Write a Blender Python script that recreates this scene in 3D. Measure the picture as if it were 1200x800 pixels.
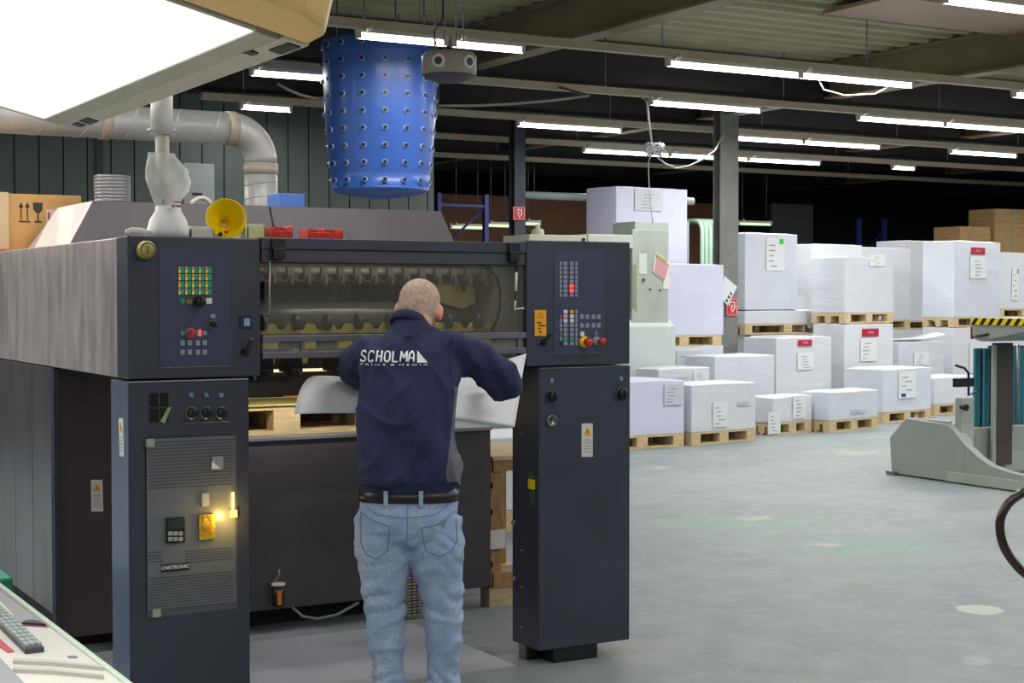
import bpy, bmesh, math, random
from mathutils import Vector, Matrix, noise
from mathutils.bvhtree import BVHTree
random.seed(7)
for o in list(bpy.data.objects): bpy.data.objects.remove(o)
SC = bpy.context.scene
COL = SC.collection
# ------------------------------------------------------------------ camera
F = 1823.0; CAM = Vector((-1.6905, -5.9229, 1.65)); YAW = math.atan2(.497, .868); PITCH = math.atan(53/F)
cd = bpy.data.cameras.new('camera'); cd.lens = F*36/1200; cd.sensor_width = 36; cd.clip_end = 200; cd.clip_start = .05
cam = bpy.data.objects.new('camera', cd); COL.objects.link(cam)
cam.location = CAM; cam.rotation_euler = (math.pi/2-PITCH, 0, -YAW); SC.camera = cam
# ------------------------------------------------------------------ world / exposure
w = bpy.data.worlds.new('hall_ambient'); SC.world = w; w.use_nodes = True
w.node_tree.nodes['Background'].inputs[0].default_value = (.75, .85, 1, 1)
w.node_tree.nodes['Background'].inputs[1].default_value = .05
SC.view_settings.view_transform = 'Standard'; SC.view_settings.look = 'None'
SC.view_settings.gamma = 1; SC.view_settings.use_curve_mapping = False
SC.view_settings.exposure = 0.0
try:
    SC.cycles.use_denoising = True; SC.cycles.use_light_tree = True
    SC.cycles.max_bounces = 6; SC.cycles.diffuse_bounces = 3; SC.cycles.transparent_max_bounces = 12
    SC.cycles.caustics_reflective = False; SC.cycles.caustics_refractive = False
    SC.cycles.sample_clamp_indirect = 3.0
except Exception: pass
TUBE_W = 44.0       # watts of each 1.5 m ceiling tube
TUBE_E = 9.0        # brightness of the tube glass itself

# ------------------------------------------------------------------ measuring helpers
VD = Vector((.497, .868, 0)).normalized(); RD = Vector((VD.y, -VD.x, 0))
def ray(x, y):
    a = (x-600)/F; b = (400-y)/F; c, s = math.cos(PITCH), math.sin(PITCH)
    return RD*a + VD*(c+b*s) + Vector((0, 0, -s+b*c))
def at(x, y, v):
    r = ray(x, y); return CAM + r*((v-CAM.y)/r.y)
def atu(x, y, u):
    r = ray(x, y); return CAM + r*((u-CAM.x)/r.x)
def atz(x, y, z):
    r = ray(x, y); return CAM + r*((z-CAM.z)/r.z)
def prs(X, Y, Z):      # camera-square frame (X right, Y away, Z up) to the hall's frame
    return Vector((CAM.x, CAM.y, 0)) + RD*X + VD*Y + Vector((0, 0, Z))

# ------------------------------------------------------------------ materials
def lin(h):
    out = []
    for i in (0, 2, 4):
        c = int(h[i:i+2], 16)/255
        out.append(c/12.92 if c <= .04045 else ((c+.055)/1.055)**2.4)
    return (*out, 1)
MATS = {}
def mat(name, hexc, rough=.6, metal=0, nscale=0, namt=.15, bump=0, bscale=60, stretch=(1, 1, 1), coat=0, spec=.5, trans=0, second=None):
    if name in MATS: return MATS[name]
    m = bpy.data.materials.new(name); m.use_nodes = True; nt = m.node_tree; b = nt.nodes['Principled BSDF']
    b.inputs['Base Color'].default_value = lin(hexc); b.inputs['Roughness'].default_value = rough
    b.inputs['Metallic'].default_value = metal; b.inputs['Specular IOR Level'].default_value = spec
    if coat: b.inputs['Coat Weight'].default_value = coat; b.inputs['Coat Roughness'].default_value = .15
    if trans: b.inputs['Transmission Weight'].default_value = trans
    if nscale or bump:
        tc = nt.nodes.new('ShaderNodeTexCoord'); mp = nt.nodes.new('ShaderNodeMapping')
        mp.inputs['Scale'].default_value = stretch; nt.links.new(tc.outputs['Object'], mp.inputs[0])
    if nscale:
        n = nt.nodes.new('ShaderNodeTexNoise'); n.inputs['Scale'].default_value = nscale; n.inputs['Detail'].default_value = 5
        nt.links.new(mp.outputs[0], n.inputs['Vector'])
        cr = nt.nodes.new('ShaderNodeValToRGB'); c = lin(hexc)
        cr.color_ramp.elements[0].position = .3; cr.color_ramp.elements[1].position = .7
        cr.color_ramp.elements[0].color = tuple(q*(1-namt) for q in c[:3])+(1,)
        cr.color_ramp.elements[1].color = lin(second) if second else tuple(min(1, q*(1+namt)) for q in c[:3])+(1,)
        nt.links.new(n.outputs['Fac'], cr.inputs[0]); nt.links.new(cr.outputs[0], b.inputs['Base Color'])
    if bump:
        n2 = nt.nodes.new('ShaderNodeTexNoise'); n2.inputs['Scale'].default_value = bscale
        nt.links.new(mp.outputs[0], n2.inputs['Vector'])
        bp = nt.nodes.new('ShaderNodeBump'); bp.inputs['Strength'].default_value = bump; bp.inputs['Distance'].default_value = .01
        nt.links.new(n2.outputs['Fac'], bp.inputs['Height']); nt.links.new(bp.outputs[0], b.inputs['Normal'])
    MATS[name] = m; return m
def emi(name, hexc, strength):
    m = mat(name, hexc, .4); b = m.node_tree.nodes['Principled BSDF']
    b.inputs['Emission Color'].default_value = lin(hexc); b.inputs['Emission Strength'].default_value = strength
    return m
def pane_mat(name, hexc, alpha, rough=.08, nscale=0):
    m = bpy.data.materials.new(name); m.use_nodes = True; nt = m.node_tree
    b = nt.nodes['Principled BSDF']; b.inputs['Base Color'].default_value = lin(hexc); b.inputs['Roughness'].default_value = rough
    tr = nt.nodes.new('ShaderNodeBsdfTransparent'); mx = nt.nodes.new('ShaderNodeMixShader'); mx.inputs[0].default_value = alpha
    nt.links.new(tr.outputs[0], mx.inputs[1]); nt.links.new(b.outputs[0], mx.inputs[2])
    nt.links.new(mx.outputs[0], nt.nodes['Material Output'].inputs[0])
    if nscale:
        tc = nt.nodes.new('ShaderNodeTexCoord'); n = nt.nodes.new('ShaderNodeTexNoise'); n.inputs['Scale'].default_value = nscale
        n.inputs['Detail'].default_value = 6
        mr = nt.nodes.new('ShaderNodeMapRange'); mr.inputs[3].default_value = alpha*.5; mr.inputs[4].default_value = min(1, alpha*1.6)
        nt.links.new(tc.outputs['Object'], n.inputs['Vector']); nt.links.new(n.outputs['Fac'], mr.inputs[0]); nt.links.new(mr.outputs[0], mx.inputs[0])
    return m
SLATE = mat('slate_enamel', '353a47', .4, 0, 3, .16, .03, 300, coat=.15)
SLATE_SIDE = mat('dusty_slate_lit_side', '514f57', .3, .35, 3.2, .38, .02, 200, (1, 2, .5), coat=.2)  # dusty slate, paler than the front: reflected light put into the colour
LIT_SIDE = mat('dusty_panel_lit_side', 'ada5a6', .32, .35, 3.5, .3, .02, 200, (1, 3, .8))  # dust streaks over a base lightened to carry the side's bright reflection
PANELBLUE = mat('panel_blue_film', '3a4058', .45, 0, 5, .06)
SKIRT = mat('dark_skirt_enamel', '474247', .5, 0, 2, .2, .03, 200)
BROWNP = mat('brown_black_panel', '453a3b', .5, 0, 2, .15)
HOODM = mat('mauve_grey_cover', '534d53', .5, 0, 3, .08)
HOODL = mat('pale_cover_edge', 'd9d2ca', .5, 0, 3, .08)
BLACK = mat('black_plastic', '15151a', .4)
DARK = mat('dark_interior_metal', '1d1c1e', .6, .2, 8, .3)
GREYM = mat('bare_grey_metal', '8a8c8e', .35, .8, 12, .15)
MIDM = mat('worn_machine_metal', '77766e', .5, .3, 6, .25)
YELM = mat('yellow_machine_part', 'b9a548', .5, 0, 14, .3)
WHITE = mat('white_plastic', 'd6d4cf', .5, 0, 5, .04)
KEYG = mat('grey_key', '8c93a2', .5)
KEYW = mat('white_key', 'dde0e2', .5)
KEYGR = mat('green_key', '2f9d78', .5)
KEYY = emi('yellow_key_lamp', 'd8d23c', .3)
REDM = mat('red_plastic', 'c8281e', .35, coat=.3)
REDL = emi('red_indicator', 'ff4438', 1.4)
YELLOW = mat('yellow_plastic', 'f0cf00', .4, 0, 6, .05)
ORANGE = mat('orange_plastic', 'f07a1c', .4)
STICKY = mat('orange_sticker', 'f0a818', .5)
PAPER = mat('white_paper', 'e2e3e8', .7, 0, 6, .02)
INK = mat('print_grey', '8c9098', .7)
WOODP = mat('pale_pallet_wood', 'c9b389', .75, 0, 9, .2, .1, 60, (1, 6, 6))
WOODD = mat('brown_crate_wood', 'a47f52', .75, 0, 7, .25, .1, 60, (6, 6, 1))
CARD = mat('corrugated_cardboard', 'd0a063', .75, 0, 4, .06)
REDLAB = mat('red_label', 'b02038', .5)
GREENLAB = mat('green_mark', '38b848', .5)
PALEG = mat('pale_machine_green', 'a9b3ad', .5, 0, 4, .06)
BEIGE = mat('beige_enamel', 'b9b6a8', .5, 0, 4, .05)
BLUEP = mat('blue_rack_steel', '2c3a86', .5)
ALU = mat('spiral_aluminium', 'cfcecc', .42, .25, 5, .1)
# stuff for paper blocks: fine layered sheets
def paperblock(name, hexc):
    m = mat(name, hexc, .55, 0, 3, .025); nt = m.node_tree; b = nt.nodes['Principled BSDF']
    tc = nt.nodes.new('ShaderNodeTexCoord'); mp = nt.nodes.new('ShaderNodeMapping'); mp.inputs['Scale'].default_value = (.5, .5, 14)
    n = nt.nodes.new('ShaderNodeTexNoise'); n.inputs['Scale'].default_value = 4; n.inputs['Detail'].default_value = 4
    bp = nt.nodes.new('ShaderNodeBump'); bp.inputs['Strength'].default_value = .25; bp.inputs['Distance'].default_value = .01
    nt.links.new(tc.outputs['Object'], mp.inputs[0]); nt.links.new(mp.outputs[0], n.inputs['Vector'])
    nt.links.new(n.outputs['Fac'], bp.inputs['Height']); nt.links.new(bp.outputs[0], b.inputs['Normal']); return m
PB1 = paperblock('wrapped_paper_white', 'd3d6dd'); PB2 = paperblock('wrapped_paper_lavender', 'cdcfe4'); PB3 = paperblock('wrapped_paper_cool', 'cdd3dc')
FILM = mat('stretch_film', 'd2d6dd', .28, 0, 5, .05, .35, 9, (.6, .6, 5), coat=.5)

# ------------------------------------------------------------------ mesh helpers
class MB:
    def __init__(s): s.v = []; s.f = []; s.m = []; s.mats = []; s.cur = 0; s.sm = []
    def use(s, m):
        if m not in s.mats: s.mats.append(m)
        s.cur = s.mats.index(m); return s
    def add(s, vs, fs, smooth=False):
        k = len(s.v); s.v += [Vector(q) for q in vs]
        for f in fs: s.f.append([i+k for i in f]); s.m.append(s.cur); s.sm.append(smooth)
        return s
    def box(s, x0, x1, y0, y1, z0, z1, M=None):
        vs = [Vector((x, y, z)) for x in (x0, x1) for y in (y0, y1) for z in (z0, z1)]
        if M is not None: vs = [M @ q for q in vs]
        return s.add(vs, [(0, 1, 3, 2), (4, 6, 7, 5), (0, 4, 5, 1), (2, 3, 7, 6), (0, 2, 6, 4), (1, 5, 7, 3)])
    def hexa(s, b, t):       # four bottom and four top corners
        return s.add(list(b)+list(t), [(3, 2, 1, 0), (4, 5, 6, 7), (0, 1, 5, 4), (1, 2, 6, 5), (2, 3, 7, 6), (3, 0, 4, 7)])
    def tube(s, pts, r, n=10, cap=True, closed=False):
        pts = [Vector(p) for p in pts]; N = len(pts); rs = r if isinstance(r, (list, tuple)) else [r]*N
        vs = []; prev = None
        for i, p in enumerate(pts):
            a = pts[(i-1) % N] if (closed or i) else p; b = pts[(i+1) % N] if (closed or i < N-1) else p
            t = (b-a).normalized()
            if prev is None:
                h = Vector((0, 0, 1)) if abs(t.z) < .9 else Vector((1, 0, 0)); prev = t.cross(h).normalized()
            prev = (prev - t*prev.dot(t)).normalized(); q = t.cross(prev)
            rr = rs[i] if isinstance(rs[i], (list, tuple)) else (rs[i], rs[i])
            for k in range(n):
                an = 2*math.pi*k/n; vs.append(p+prev*math.cos(an)*rr[0]+q*math.sin(an)*rr[1])
        fs = []
        for i in range(N if closed else N-1):
            j = (i+1) % N
            for k in range(n): fs.append((i*n+k, i*n+(k+1) % n, j*n+(k+1) % n, j*n+k))
        s.add(vs, fs, True)
        if cap and not closed:
            kk = len(s.v)-len(vs)
            s.f.append([kk+k for k in range(n)][::-1]); s.m.append(s.cur); s.sm.append(False)
            s.f.append([kk+(N-1)*n+k for k in range(n)]); s.m.append(s.cur); s.sm.append(False)
        return s
    def cyl(s, a, b, r, n=20): return s.tube([a, b], r if isinstance(r, (list, tuple)) else [r, r], n)
    def sphere(s, c, r, nu=14, nv=9, M=None):
        rr = r if isinstance(r, (list, tuple)) else (r, r, r); vs = []; fs = []
        for j in range(nv+1):
            th = math.pi*j/nv
            for i in range(nu):
                ph = 2*math.pi*i/nu; q = Vector((rr[0]*math.sin(th)*math.cos(ph), rr[1]*math.sin(th)*math.sin(ph), rr[2]*math.cos(th)))
                if M is not None: q = M @ q
                vs.append(Vector(c)+q)
        for j in range(nv):
            for i in range(nu): fs.append((j*nu+i, (j+1)*nu+i, (j+1)*nu+(i+1) % nu, j*nu+(i+1) % nu))
        return s.add(vs, fs, True)
    def prism(s, poly, f0, f1):  # poly 2D, f0/f1 map 2D->3D for the two ends
        n = len(poly); vs = [f0(*p) for p in poly]+[f1(*p) for p in poly]
        return s.add(vs, [tuple(range(n))[::-1], tuple(range(n, 2*n))]+[(i, (i+1) % n, n+(i+1) % n, n+i) for i in range(n)])
    def lathe(s, prof, c, axis='z', n=28):
        vs = []; N = len(prof)
        for r, h in prof:
            for k in range(n):
                a = 2*math.pi*k/n; q = (r*math.cos(a), r*math.sin(a))
                if axis == 'z': vs.append(Vector(c)+Vector((q[0], q[1], h)))
                elif axis == 'y': vs.append(Vector(c)+Vector((q[0], h, q[1])))
                else: vs.append(Vector(c)+Vector((h, q[0], q[1])))
        fs = [(i*n+k, i*n+(k+1) % n, (i+1)*n+(k+1) % n, (i+1)*n+k) for i in range(N-1) for k in range(n)]
        return s.add(vs, fs, True)
    def build(s, name, m=None, parent=None, bevel=0, seg=2):
        me = bpy.data.meshes.new(name)
        vs = s.v
        if parent is not None:
            Mi = ROOTM.get(root_of(parent))
            if Mi is not None: vs = [Mi @ q for q in vs]
        me.from_pydata([tuple(q) for q in vs], [], s.f)
        if m is not None and not s.mats: me.materials.append(m)
        else:
            for q in s.mats: me.materials.append(q)
            for p, mi in zip(me.polygons, s.m): p.material_index = mi
        for p, q in zip(me.polygons, s.sm): p.use_smooth = q
        bm = bmesh.new(); bm.from_mesh(me); bmesh.ops.recalc_face_normals(bm, faces=bm.faces); bm.to_mesh(me); bm.free()
        o = bpy.data.objects.new(name, me); COL.objects.link(o)
        if parent is not None: o.parent = parent
        if bevel:
            b = o.modifiers.new('edge', 'BEVEL'); b.width = bevel; b.segments = seg; b.limit_method = 'ANGLE'; b.angle_limit = .6
            b.harden_normals = False
        return o
ROOTM = {}
def root_of(o):
    while o.parent is not None: o = o.parent
    return o
def thing(name, label, cat, loc=(0, 0, 0), rotz=0, group=None):
    o = bpy.data.objects.new(name, None); COL.objects.link(o); o.empty_display_size = .1
    o.location = loc; o.rotation_euler = (0, 0, rotz); o['label'] = label; o['category'] = cat
    if group: o['group'] = group
    ROOTM[o] = (Matrix.Translation(Vector(loc)) @ Matrix.Rotation(rotz, 4, 'Z')).inverted()
    return o
def tag(o, label, cat, group=None, kind=None):
    o['label'] = label; o['category'] = cat
    if group: o['group'] = group
    if kind: o['kind'] = kind
    return o
def struct(o, label=None, cat=None):
    o['kind'] = 'structure'
    if label: o['label'] = label
    if cat: o['category'] = cat
    return o
def dup(root, loc, rotz=0, label=None, group=None):
    r = root.copy(); COL.objects.link(r); r.location = loc; r.rotation_euler = (0, 0, rotz)
    if label: r['label'] = label
    if group: r['group'] = group
    for ch in list(root.children):
        c = ch.copy(); COL.objects.link(c); c.parent = r
        for g in ch.children:
            d = g.copy(); COL.objects.link(d); d.parent = c
    ROOTM[r] = (Matrix.Translation(Vector(loc)) @ Matrix.Rotation(rotz, 4, 'Z')).inverted()
    return r
def text_mesh(body, size, extrude=.0005, shear=0, bold=0, space=1.0):
    c = bpy.data.curves.new('lettering', 'FONT'); c.body = body; c.size = size; c.extrude = extrude; c.shear = shear; c.offset = bold
    c.space_character = space; c.align_x = 'CENTER'; c.align_y = 'CENTER'; c.resolution_u = 3
    o = bpy.data.objects.new('lettering', c); COL.objects.link(o)
    dg = bpy.context.evaluated_depsgraph_get(); me = bpy.data.meshes.new_from_object(o.evaluated_get(dg))
    bpy.data.objects.remove(o); return me
def add_text(mb, body, size, M, extrude=.0005, **k):
    me = text_mesh(body, size, extrude, **k)
    mb.add([M @ v.co for v in me.vertices], [tuple(p.vertices) for p in me.polygons]); bpy.data.meshes.remove(me)
def face_front(c):   # text plane facing -v, upright, at c
    return Matrix.Translation(c) @ Matrix.Rotation(math.pi/2, 4, 'X')

# ================================================================== SETTING
# floor --------------------------------------------------------------
fm = bpy.data.materials.new('painted_concrete_floor'); fm.use_nodes = True; nt = fm.node_tree; b = nt.nodes['Principled BSDF']
N = nt.nodes.new; LK = nt.links.new
tc = N('ShaderNodeTexCoord')
def nz(scale, detail=5, st=None, rough=.55):
    n = N('ShaderNodeTexNoise'); n.inputs['Scale'].default_value = scale; n.inputs['Detail'].default_value = detail; n.inputs['Roughness'].default_value = rough
    if st:
        mp = N('ShaderNodeMapping'); mp.inputs['Scale'].default_value = st; LK(tc.outputs['Object'], mp.inputs[0]); LK(mp.outputs[0], n.inputs['Vector'])
    else: LK(tc.outputs['Object'], n.inputs['Vector'])
    return n
def mixc(fac, a, bcol):
    m = N('ShaderNodeMix'); m.data_type = 'RGBA'
    if isinstance(fac, float): m.inputs[0].default_value = fac
    else: LK(fac, m.inputs[0])
    for i, q in ((6, a), (7, bcol)):
        if isinstance(q, tuple): m.inputs[i].default_value = q
        else: LK(q, m.inputs[i])
    return m.outputs[2]
def ramp(src, a, bb):
    r = N('ShaderNodeMapRange'); r.inputs[1].default_value = a; r.inputs[2].default_value = bb; LK(src, r.inputs[0]); return r.outputs[0]
c = mixc(ramp(nz(.7).outputs['Fac'], .35, .65), lin('7d888a'), lin('8a9191'))
c = mixc(ramp(nz(2.6, 8, (1, 1, 1)).outputs['Fac'], .45, .75), c, lin('78838b'))
c = mixc(ramp(nz(9, 6).outputs['Fac'], .52, .8), c, lin('949896'))
warp = nz(7, 5)
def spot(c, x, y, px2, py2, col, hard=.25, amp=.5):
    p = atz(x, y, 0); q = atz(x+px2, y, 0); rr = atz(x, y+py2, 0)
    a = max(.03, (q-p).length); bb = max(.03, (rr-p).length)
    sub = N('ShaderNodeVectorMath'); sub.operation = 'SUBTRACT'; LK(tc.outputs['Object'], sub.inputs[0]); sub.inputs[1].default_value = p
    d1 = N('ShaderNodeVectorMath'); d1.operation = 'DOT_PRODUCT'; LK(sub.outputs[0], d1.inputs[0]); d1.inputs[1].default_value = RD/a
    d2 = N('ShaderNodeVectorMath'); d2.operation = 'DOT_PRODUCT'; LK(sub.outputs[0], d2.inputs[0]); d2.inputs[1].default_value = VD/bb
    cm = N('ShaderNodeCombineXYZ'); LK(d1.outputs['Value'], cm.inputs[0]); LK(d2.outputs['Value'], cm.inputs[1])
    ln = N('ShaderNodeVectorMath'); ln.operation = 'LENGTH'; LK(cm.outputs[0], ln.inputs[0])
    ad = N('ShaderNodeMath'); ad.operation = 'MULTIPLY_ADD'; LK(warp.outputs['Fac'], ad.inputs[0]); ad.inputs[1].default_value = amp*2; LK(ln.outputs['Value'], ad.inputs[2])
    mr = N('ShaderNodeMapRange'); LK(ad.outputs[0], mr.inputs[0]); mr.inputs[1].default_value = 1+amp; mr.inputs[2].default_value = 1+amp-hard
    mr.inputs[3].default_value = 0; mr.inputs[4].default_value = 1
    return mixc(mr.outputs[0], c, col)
c = spot(c, 870, 612, 130, 12, lin('79948a'), .7, .4)
c = spot(c, 1020, 640, 120, 22, lin('7b938b'), .7, .4)
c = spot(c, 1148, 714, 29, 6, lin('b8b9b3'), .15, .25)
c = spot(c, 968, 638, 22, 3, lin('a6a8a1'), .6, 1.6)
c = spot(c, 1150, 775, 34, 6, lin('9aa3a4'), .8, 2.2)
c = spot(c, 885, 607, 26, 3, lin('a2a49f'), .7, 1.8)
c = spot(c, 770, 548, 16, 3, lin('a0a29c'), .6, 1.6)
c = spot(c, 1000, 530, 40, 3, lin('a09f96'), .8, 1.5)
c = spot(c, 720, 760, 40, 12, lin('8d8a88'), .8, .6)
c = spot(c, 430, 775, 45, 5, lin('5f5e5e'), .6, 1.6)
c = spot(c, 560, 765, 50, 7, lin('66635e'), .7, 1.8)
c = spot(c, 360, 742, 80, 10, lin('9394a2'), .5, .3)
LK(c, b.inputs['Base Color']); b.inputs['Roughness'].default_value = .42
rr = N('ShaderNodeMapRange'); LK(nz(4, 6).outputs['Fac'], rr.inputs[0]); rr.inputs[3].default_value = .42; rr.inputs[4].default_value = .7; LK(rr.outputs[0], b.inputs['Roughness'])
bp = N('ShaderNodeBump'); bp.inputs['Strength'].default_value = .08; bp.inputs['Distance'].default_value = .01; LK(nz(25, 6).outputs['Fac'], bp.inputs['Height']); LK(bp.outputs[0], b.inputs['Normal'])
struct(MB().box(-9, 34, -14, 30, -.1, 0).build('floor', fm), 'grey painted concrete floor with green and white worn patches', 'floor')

# ceiling: corrugated deck running along u ---------------------------
cm_ = mat('ribbed_roof_deck', 'a39b80', .7, 0, 2, .12)
mb = MB(); y = -14.0; prof = []
while y < 30:
    prof += [(y, 4.56), (y+.13, 4.56), (y+.17, 4.5), (y+.28, 4.5), (y+.32, 4.56)]; y += .32
vs = []; fs = []
for (yy, zz) in prof: vs += [(-9, yy, zz), (34, yy, zz)]
for i in range(len(prof)-1): fs.append((2*i, 2*i+1, 2*i+3, 2*i+2))
mb.add(vs, fs); mb.box(-9, 34, -14, 30, 4.6, 4.7)
struct(mb.build('ceiling', cm_), 'beige ribbed metal roof deck above the light rows', 'ceiling')

# walls --------------------------------------------------------------
WG = mat('dark_green_cladding', '4c5653', .55, 0, 3, .12)
WGD = mat('cladding_joint', '343b3a', .7)
WD = mat('dark_far_wall', '3c4040', .8, 0, 1, .2)
WV = 12.0
mb = MB(); mb.use(WGD); mb.box(-9, 7.42, WV+.04, WV+.2, 0, 4.5)
mb.use(WG); x = -9.0; i = 0
while x < 7.4:
    x1 = min(x+.272, 7.42); mb.box(x+.008, x1-.008, WV, WV+.05, 0, 4.35); x = x1; i += 1
mb.use(WGD); mb.box(3.06, 3.14, WV-.03, WV+.02, 0, 4.4)
struct(mb.build('wall_back', None), 'dark green vertical metal cladding behind the press', 'wall')
struct(MB().box(7.3, 7.42, WV+.2, 26, 0, 4.5).build('wall_inner', WGD))
struct(MB().box(-9, 34, 26, 26.2, 0, 4.7).build('wall_far', WD), 'unlit far wall of the hall', 'wall')
struct(MB().box(-9.2, -9, -14, 26, 0, 4.7).build('wall_left', mat('grey_block_wall', '9a9894', .8, 0, 2, .1)))
struct(MB().box(33.8, 34, -14, 26, 0, 4.7).build('wall_right', WD))
struct(MB().box(-9, 34, -14.2, -14, 0, 4.7).build('wall_front', mat('grey_block_wall', '9a9894')))

# deep roof beams along u, girders along v, steel columns --------------
BEAM = mat('dark_beam_steel', '2c2d31', .6, .1, 3, .15)
GIRD = mat('brown_grey_girder', '85795f', .65, 0, 2, .15)
for i, v in enumerate((8.75, 11.35, 13.95, 16.6, 19.6, 22.6)):
    m = MB(); m.box(-9, 33.8, v, v+.03, 4.0, 4.5); m.box(-9, 33.8, v-.07, v+.1, 3.97, 4.0)
    if v < 12: m.v = [Vector((q.x, q.y, q.z)) for q in m.v]
    struct(m.build('trim_%d' % (i+1), BEAM), 'dark deep steel roof beam above a light row, number %d from the press' % (i+1), 'roof beam')
k = 7
for u in (1.2, 6.2, 11.2, 16.2, 21.2):
    m = MB(); m.box(u-.012, u+.012, -14, 26, 4.08, 4.5); m.box(u-.11, u+.11, -14, 26, 4.06, 4.085); m.box(u-.11, u+.11, -14, 26, 4.47, 4.495)
    struct(m.build('trim_%d' % k, GIRD), 'brown grey steel girder running away under the roof deck, crossing the light rows', 'girder'); k += 1
# thin ceiling pipes along u and hung rails
RAILM = mat('beige_mounting_rail', 'b8ae98', .55, 0, 4, .08)
RAILR = {2.4: (3.0, 12), 5.93: (1.2, 20), 8.42: (2.2, 24), 11.05: (4.0, 26), 13.6: (7.6, 30), 16.2: (7.7, 32)}
tube_src = None
for v, (ua, ub) in RAILR.items():
    t = thing('lighting_rail', 'lighting rail, %s' % {2.4: 'short beige one nearest the camera at the upper corner', 5.93: 'the one passing over the blue drum and the round loudspeaker', 8.42: 'the second one behind the blue drum', 11.05: 'third row behind the drum, above the column sign', 13.6: 'fourth row crossing behind the tangled white cable', 16.2: 'fifth and farthest row with few lit tubes'}[v],
              'lighting rail', (ua, v, 3.86), 0, 'lighting rails under the roof')
    m = MB(); m.box(ua, ub, v-.045, v+.045, 3.862, 3.925); m.box(ua, ub, v-.06, v+.06, 3.92, 3.935); m.build('rail', RAILM, t)
    u = ua+.5
    while u < ub:
        MB().cyl((u, v, 3.9), (u, v, 4.52), .006, 6).build('hanger_rod', GREYM, t); u += 2.5
# small conduits
CONDM = mat('grey_conduit', '77756e', .5, .3)
for i, (v, z, r, ub) in enumerate(((7.2, 4.12, .025, 30), (9.7, 4.15, .02, 30), (12.3, 4.1, .03, 30))):
    tag(MB().cyl((1.3 if v < 12 else 7.8, v, z), (ub, v, z), r, 8).build('ceiling_conduit', CONDM), 'thin grey conduit under the roof, %s' % ('between the first and second light rows', 'between the second and third light rows', 'beyond the third light row')[i], 'conduit', 'ceiling conduits')

# fluorescent lights ----------------------------------------------------
TUBEM = emi('glowing_tube', 'fffdf8', TUBE_E)
FIXM = mat('fixture_white', 'c9c6bd', .5)
def fluor(u0, u1, v, label, z=3.8, watts=None, group='fluorescent ceiling lights'):
    L_ = u1-u0
    t = thing('fluorescent_light', label, 'ceiling light', (u0, v, z), 0, group)
    m = MB(); m.box(u0-.02, u1+.02, v-.03, v+.03, z+.03, z+.06); m.build('housing', FIXM, t)
    MB().cyl((u0, v, z), (u1, v, z), .024, 12).build('tube', TUBEM if z > 3.7 else emi('dim_green_tube', 'd8f0c0', .9), t)
    for q in (u0, u1):
        s_ = .02 if q == u0 else -.02
        m = MB(); m.box(q-.018, q+.018, v-.026, v+.026, z-.02, z+.065); m.build('lamp_holder', FIXM, t)
    m = MB(); m.cyl((u0+.06, v-.02, z+.045), (u0+.06, v-.075, z+.06), .012, 8); m.sphere((u0+.06, v-.085, z+.065), .024, 10, 6); m.build('hanger_clip', FIXM, t)
    if z < 3.7:
        for q in (u0+.1, u1-.1): MB().cyl((q, v, z+.06), (q, v, 4.52), .006, 6).build('hanger_rod', GREYM, t)
    ld = bpy.data.lights.new('tube_light', 'AREA'); ld.shape = 'RECTANGLE'; ld.size = L_; ld.size_y = .05
    ld.energy = (watts if watts is not None else TUBE_W)*L_/1.5; ld.color = (1, .985, .96)
    lo = bpy.data.objects.new('tube_light', ld); COL.objects.link(lo); lo.parent = t; lo.location = (L_/2, 0, -.03)
    return t
seen = [((420, 42), (522, 53), 5.93, 'lit tube crossing in front of the top of the blue drum'),
        ((531, 54), (612, 60), 5.93, 'lit tube just above the round grey loudspeaker, ending beside it'),
        ((783, 71), (935, 87), 5.93, 'long lit tube at top centre, first half of the near pair'),
        ((938, 87), (1068, 100), 5.93, 'long lit tube at top centre, second half of the near pair'),
        ((295, 90), (380, 97), 8.42, 'lit tube ending behind the edge of the blue drum'),
        ((763, 116), (890, 128), 8.42, 'single lit tube in front of the top of the thick steel column'),
        ((1006, 136), (1105, 148), 8.42, 'first half of the lit pair at the upper corner above the tall stacks'),
        ((1107, 149), (1215, 160), 8.42, 'second half of the lit pair running out at the upper corner'),
        ((283, 131), (340, 136), 11.05, 'short lit tube low beside the silver duct'),
        ((607, 146), (727, 153), 11.05, 'lit tube just beyond the dark column with the red sign'),
        ((838, 158), (940, 169), 11.05, 'lit tube emerging from behind the thick steel column'),
        ((941, 168), (1030, 177), 11.05, 'lit tube continuing the row beyond the thick steel column'),
        ((1114, 181), (1190, 190), 11.05, 'short lit tube above the wooden crates'),
        ((684, 172), (783, 181), 13.6, 'lit tube just left of the tangled white cable'),
        ((785, 181), (875, 188), 13.6, 'lit tube passing behind the thick steel column'),
        ((877, 187), (960, 193), 13.6, 'lit tube just right of the thick steel column, fourth row'),
        ((1046, 194), (1071, 196), 13.6, 'very short lit tube standing alone in the fourth row'),
        ((1107, 2), (1215, 15), 2.4, 'bright lit tube cut off by the top corner of the picture'),
        ((1188, 111), (1290, 122), 5.93, 'lit tube end cut off by the picture edge, near row')]
for a, bb, v, lab in seen:
    p = atz(a[0], a[1], 3.8); q = atz(bb[0], bb[1], 3.8)
    s_ = (v-CAM.y)
    pu = at(a[0], a[1], v).x; qu = at(bb[0], bb[1], v).x
    fluor(pu, qu, v, lab)
# lamps of the same rows that hang behind and beside the camera
for v in (-9.0, -6.6, -4.1, -1.6, .9):
    for u in (-5.5, -2.2, 1.1, 4.4, 7.7, 11.0, 14.3):
        if v > -3 and u < 1: continue
        fluor(u, u+1.5, v, 'ceiling tube of the rows behind the photographer', 3.8, TUBE_W*.55, 'ceiling tubes behind the camera')

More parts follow.
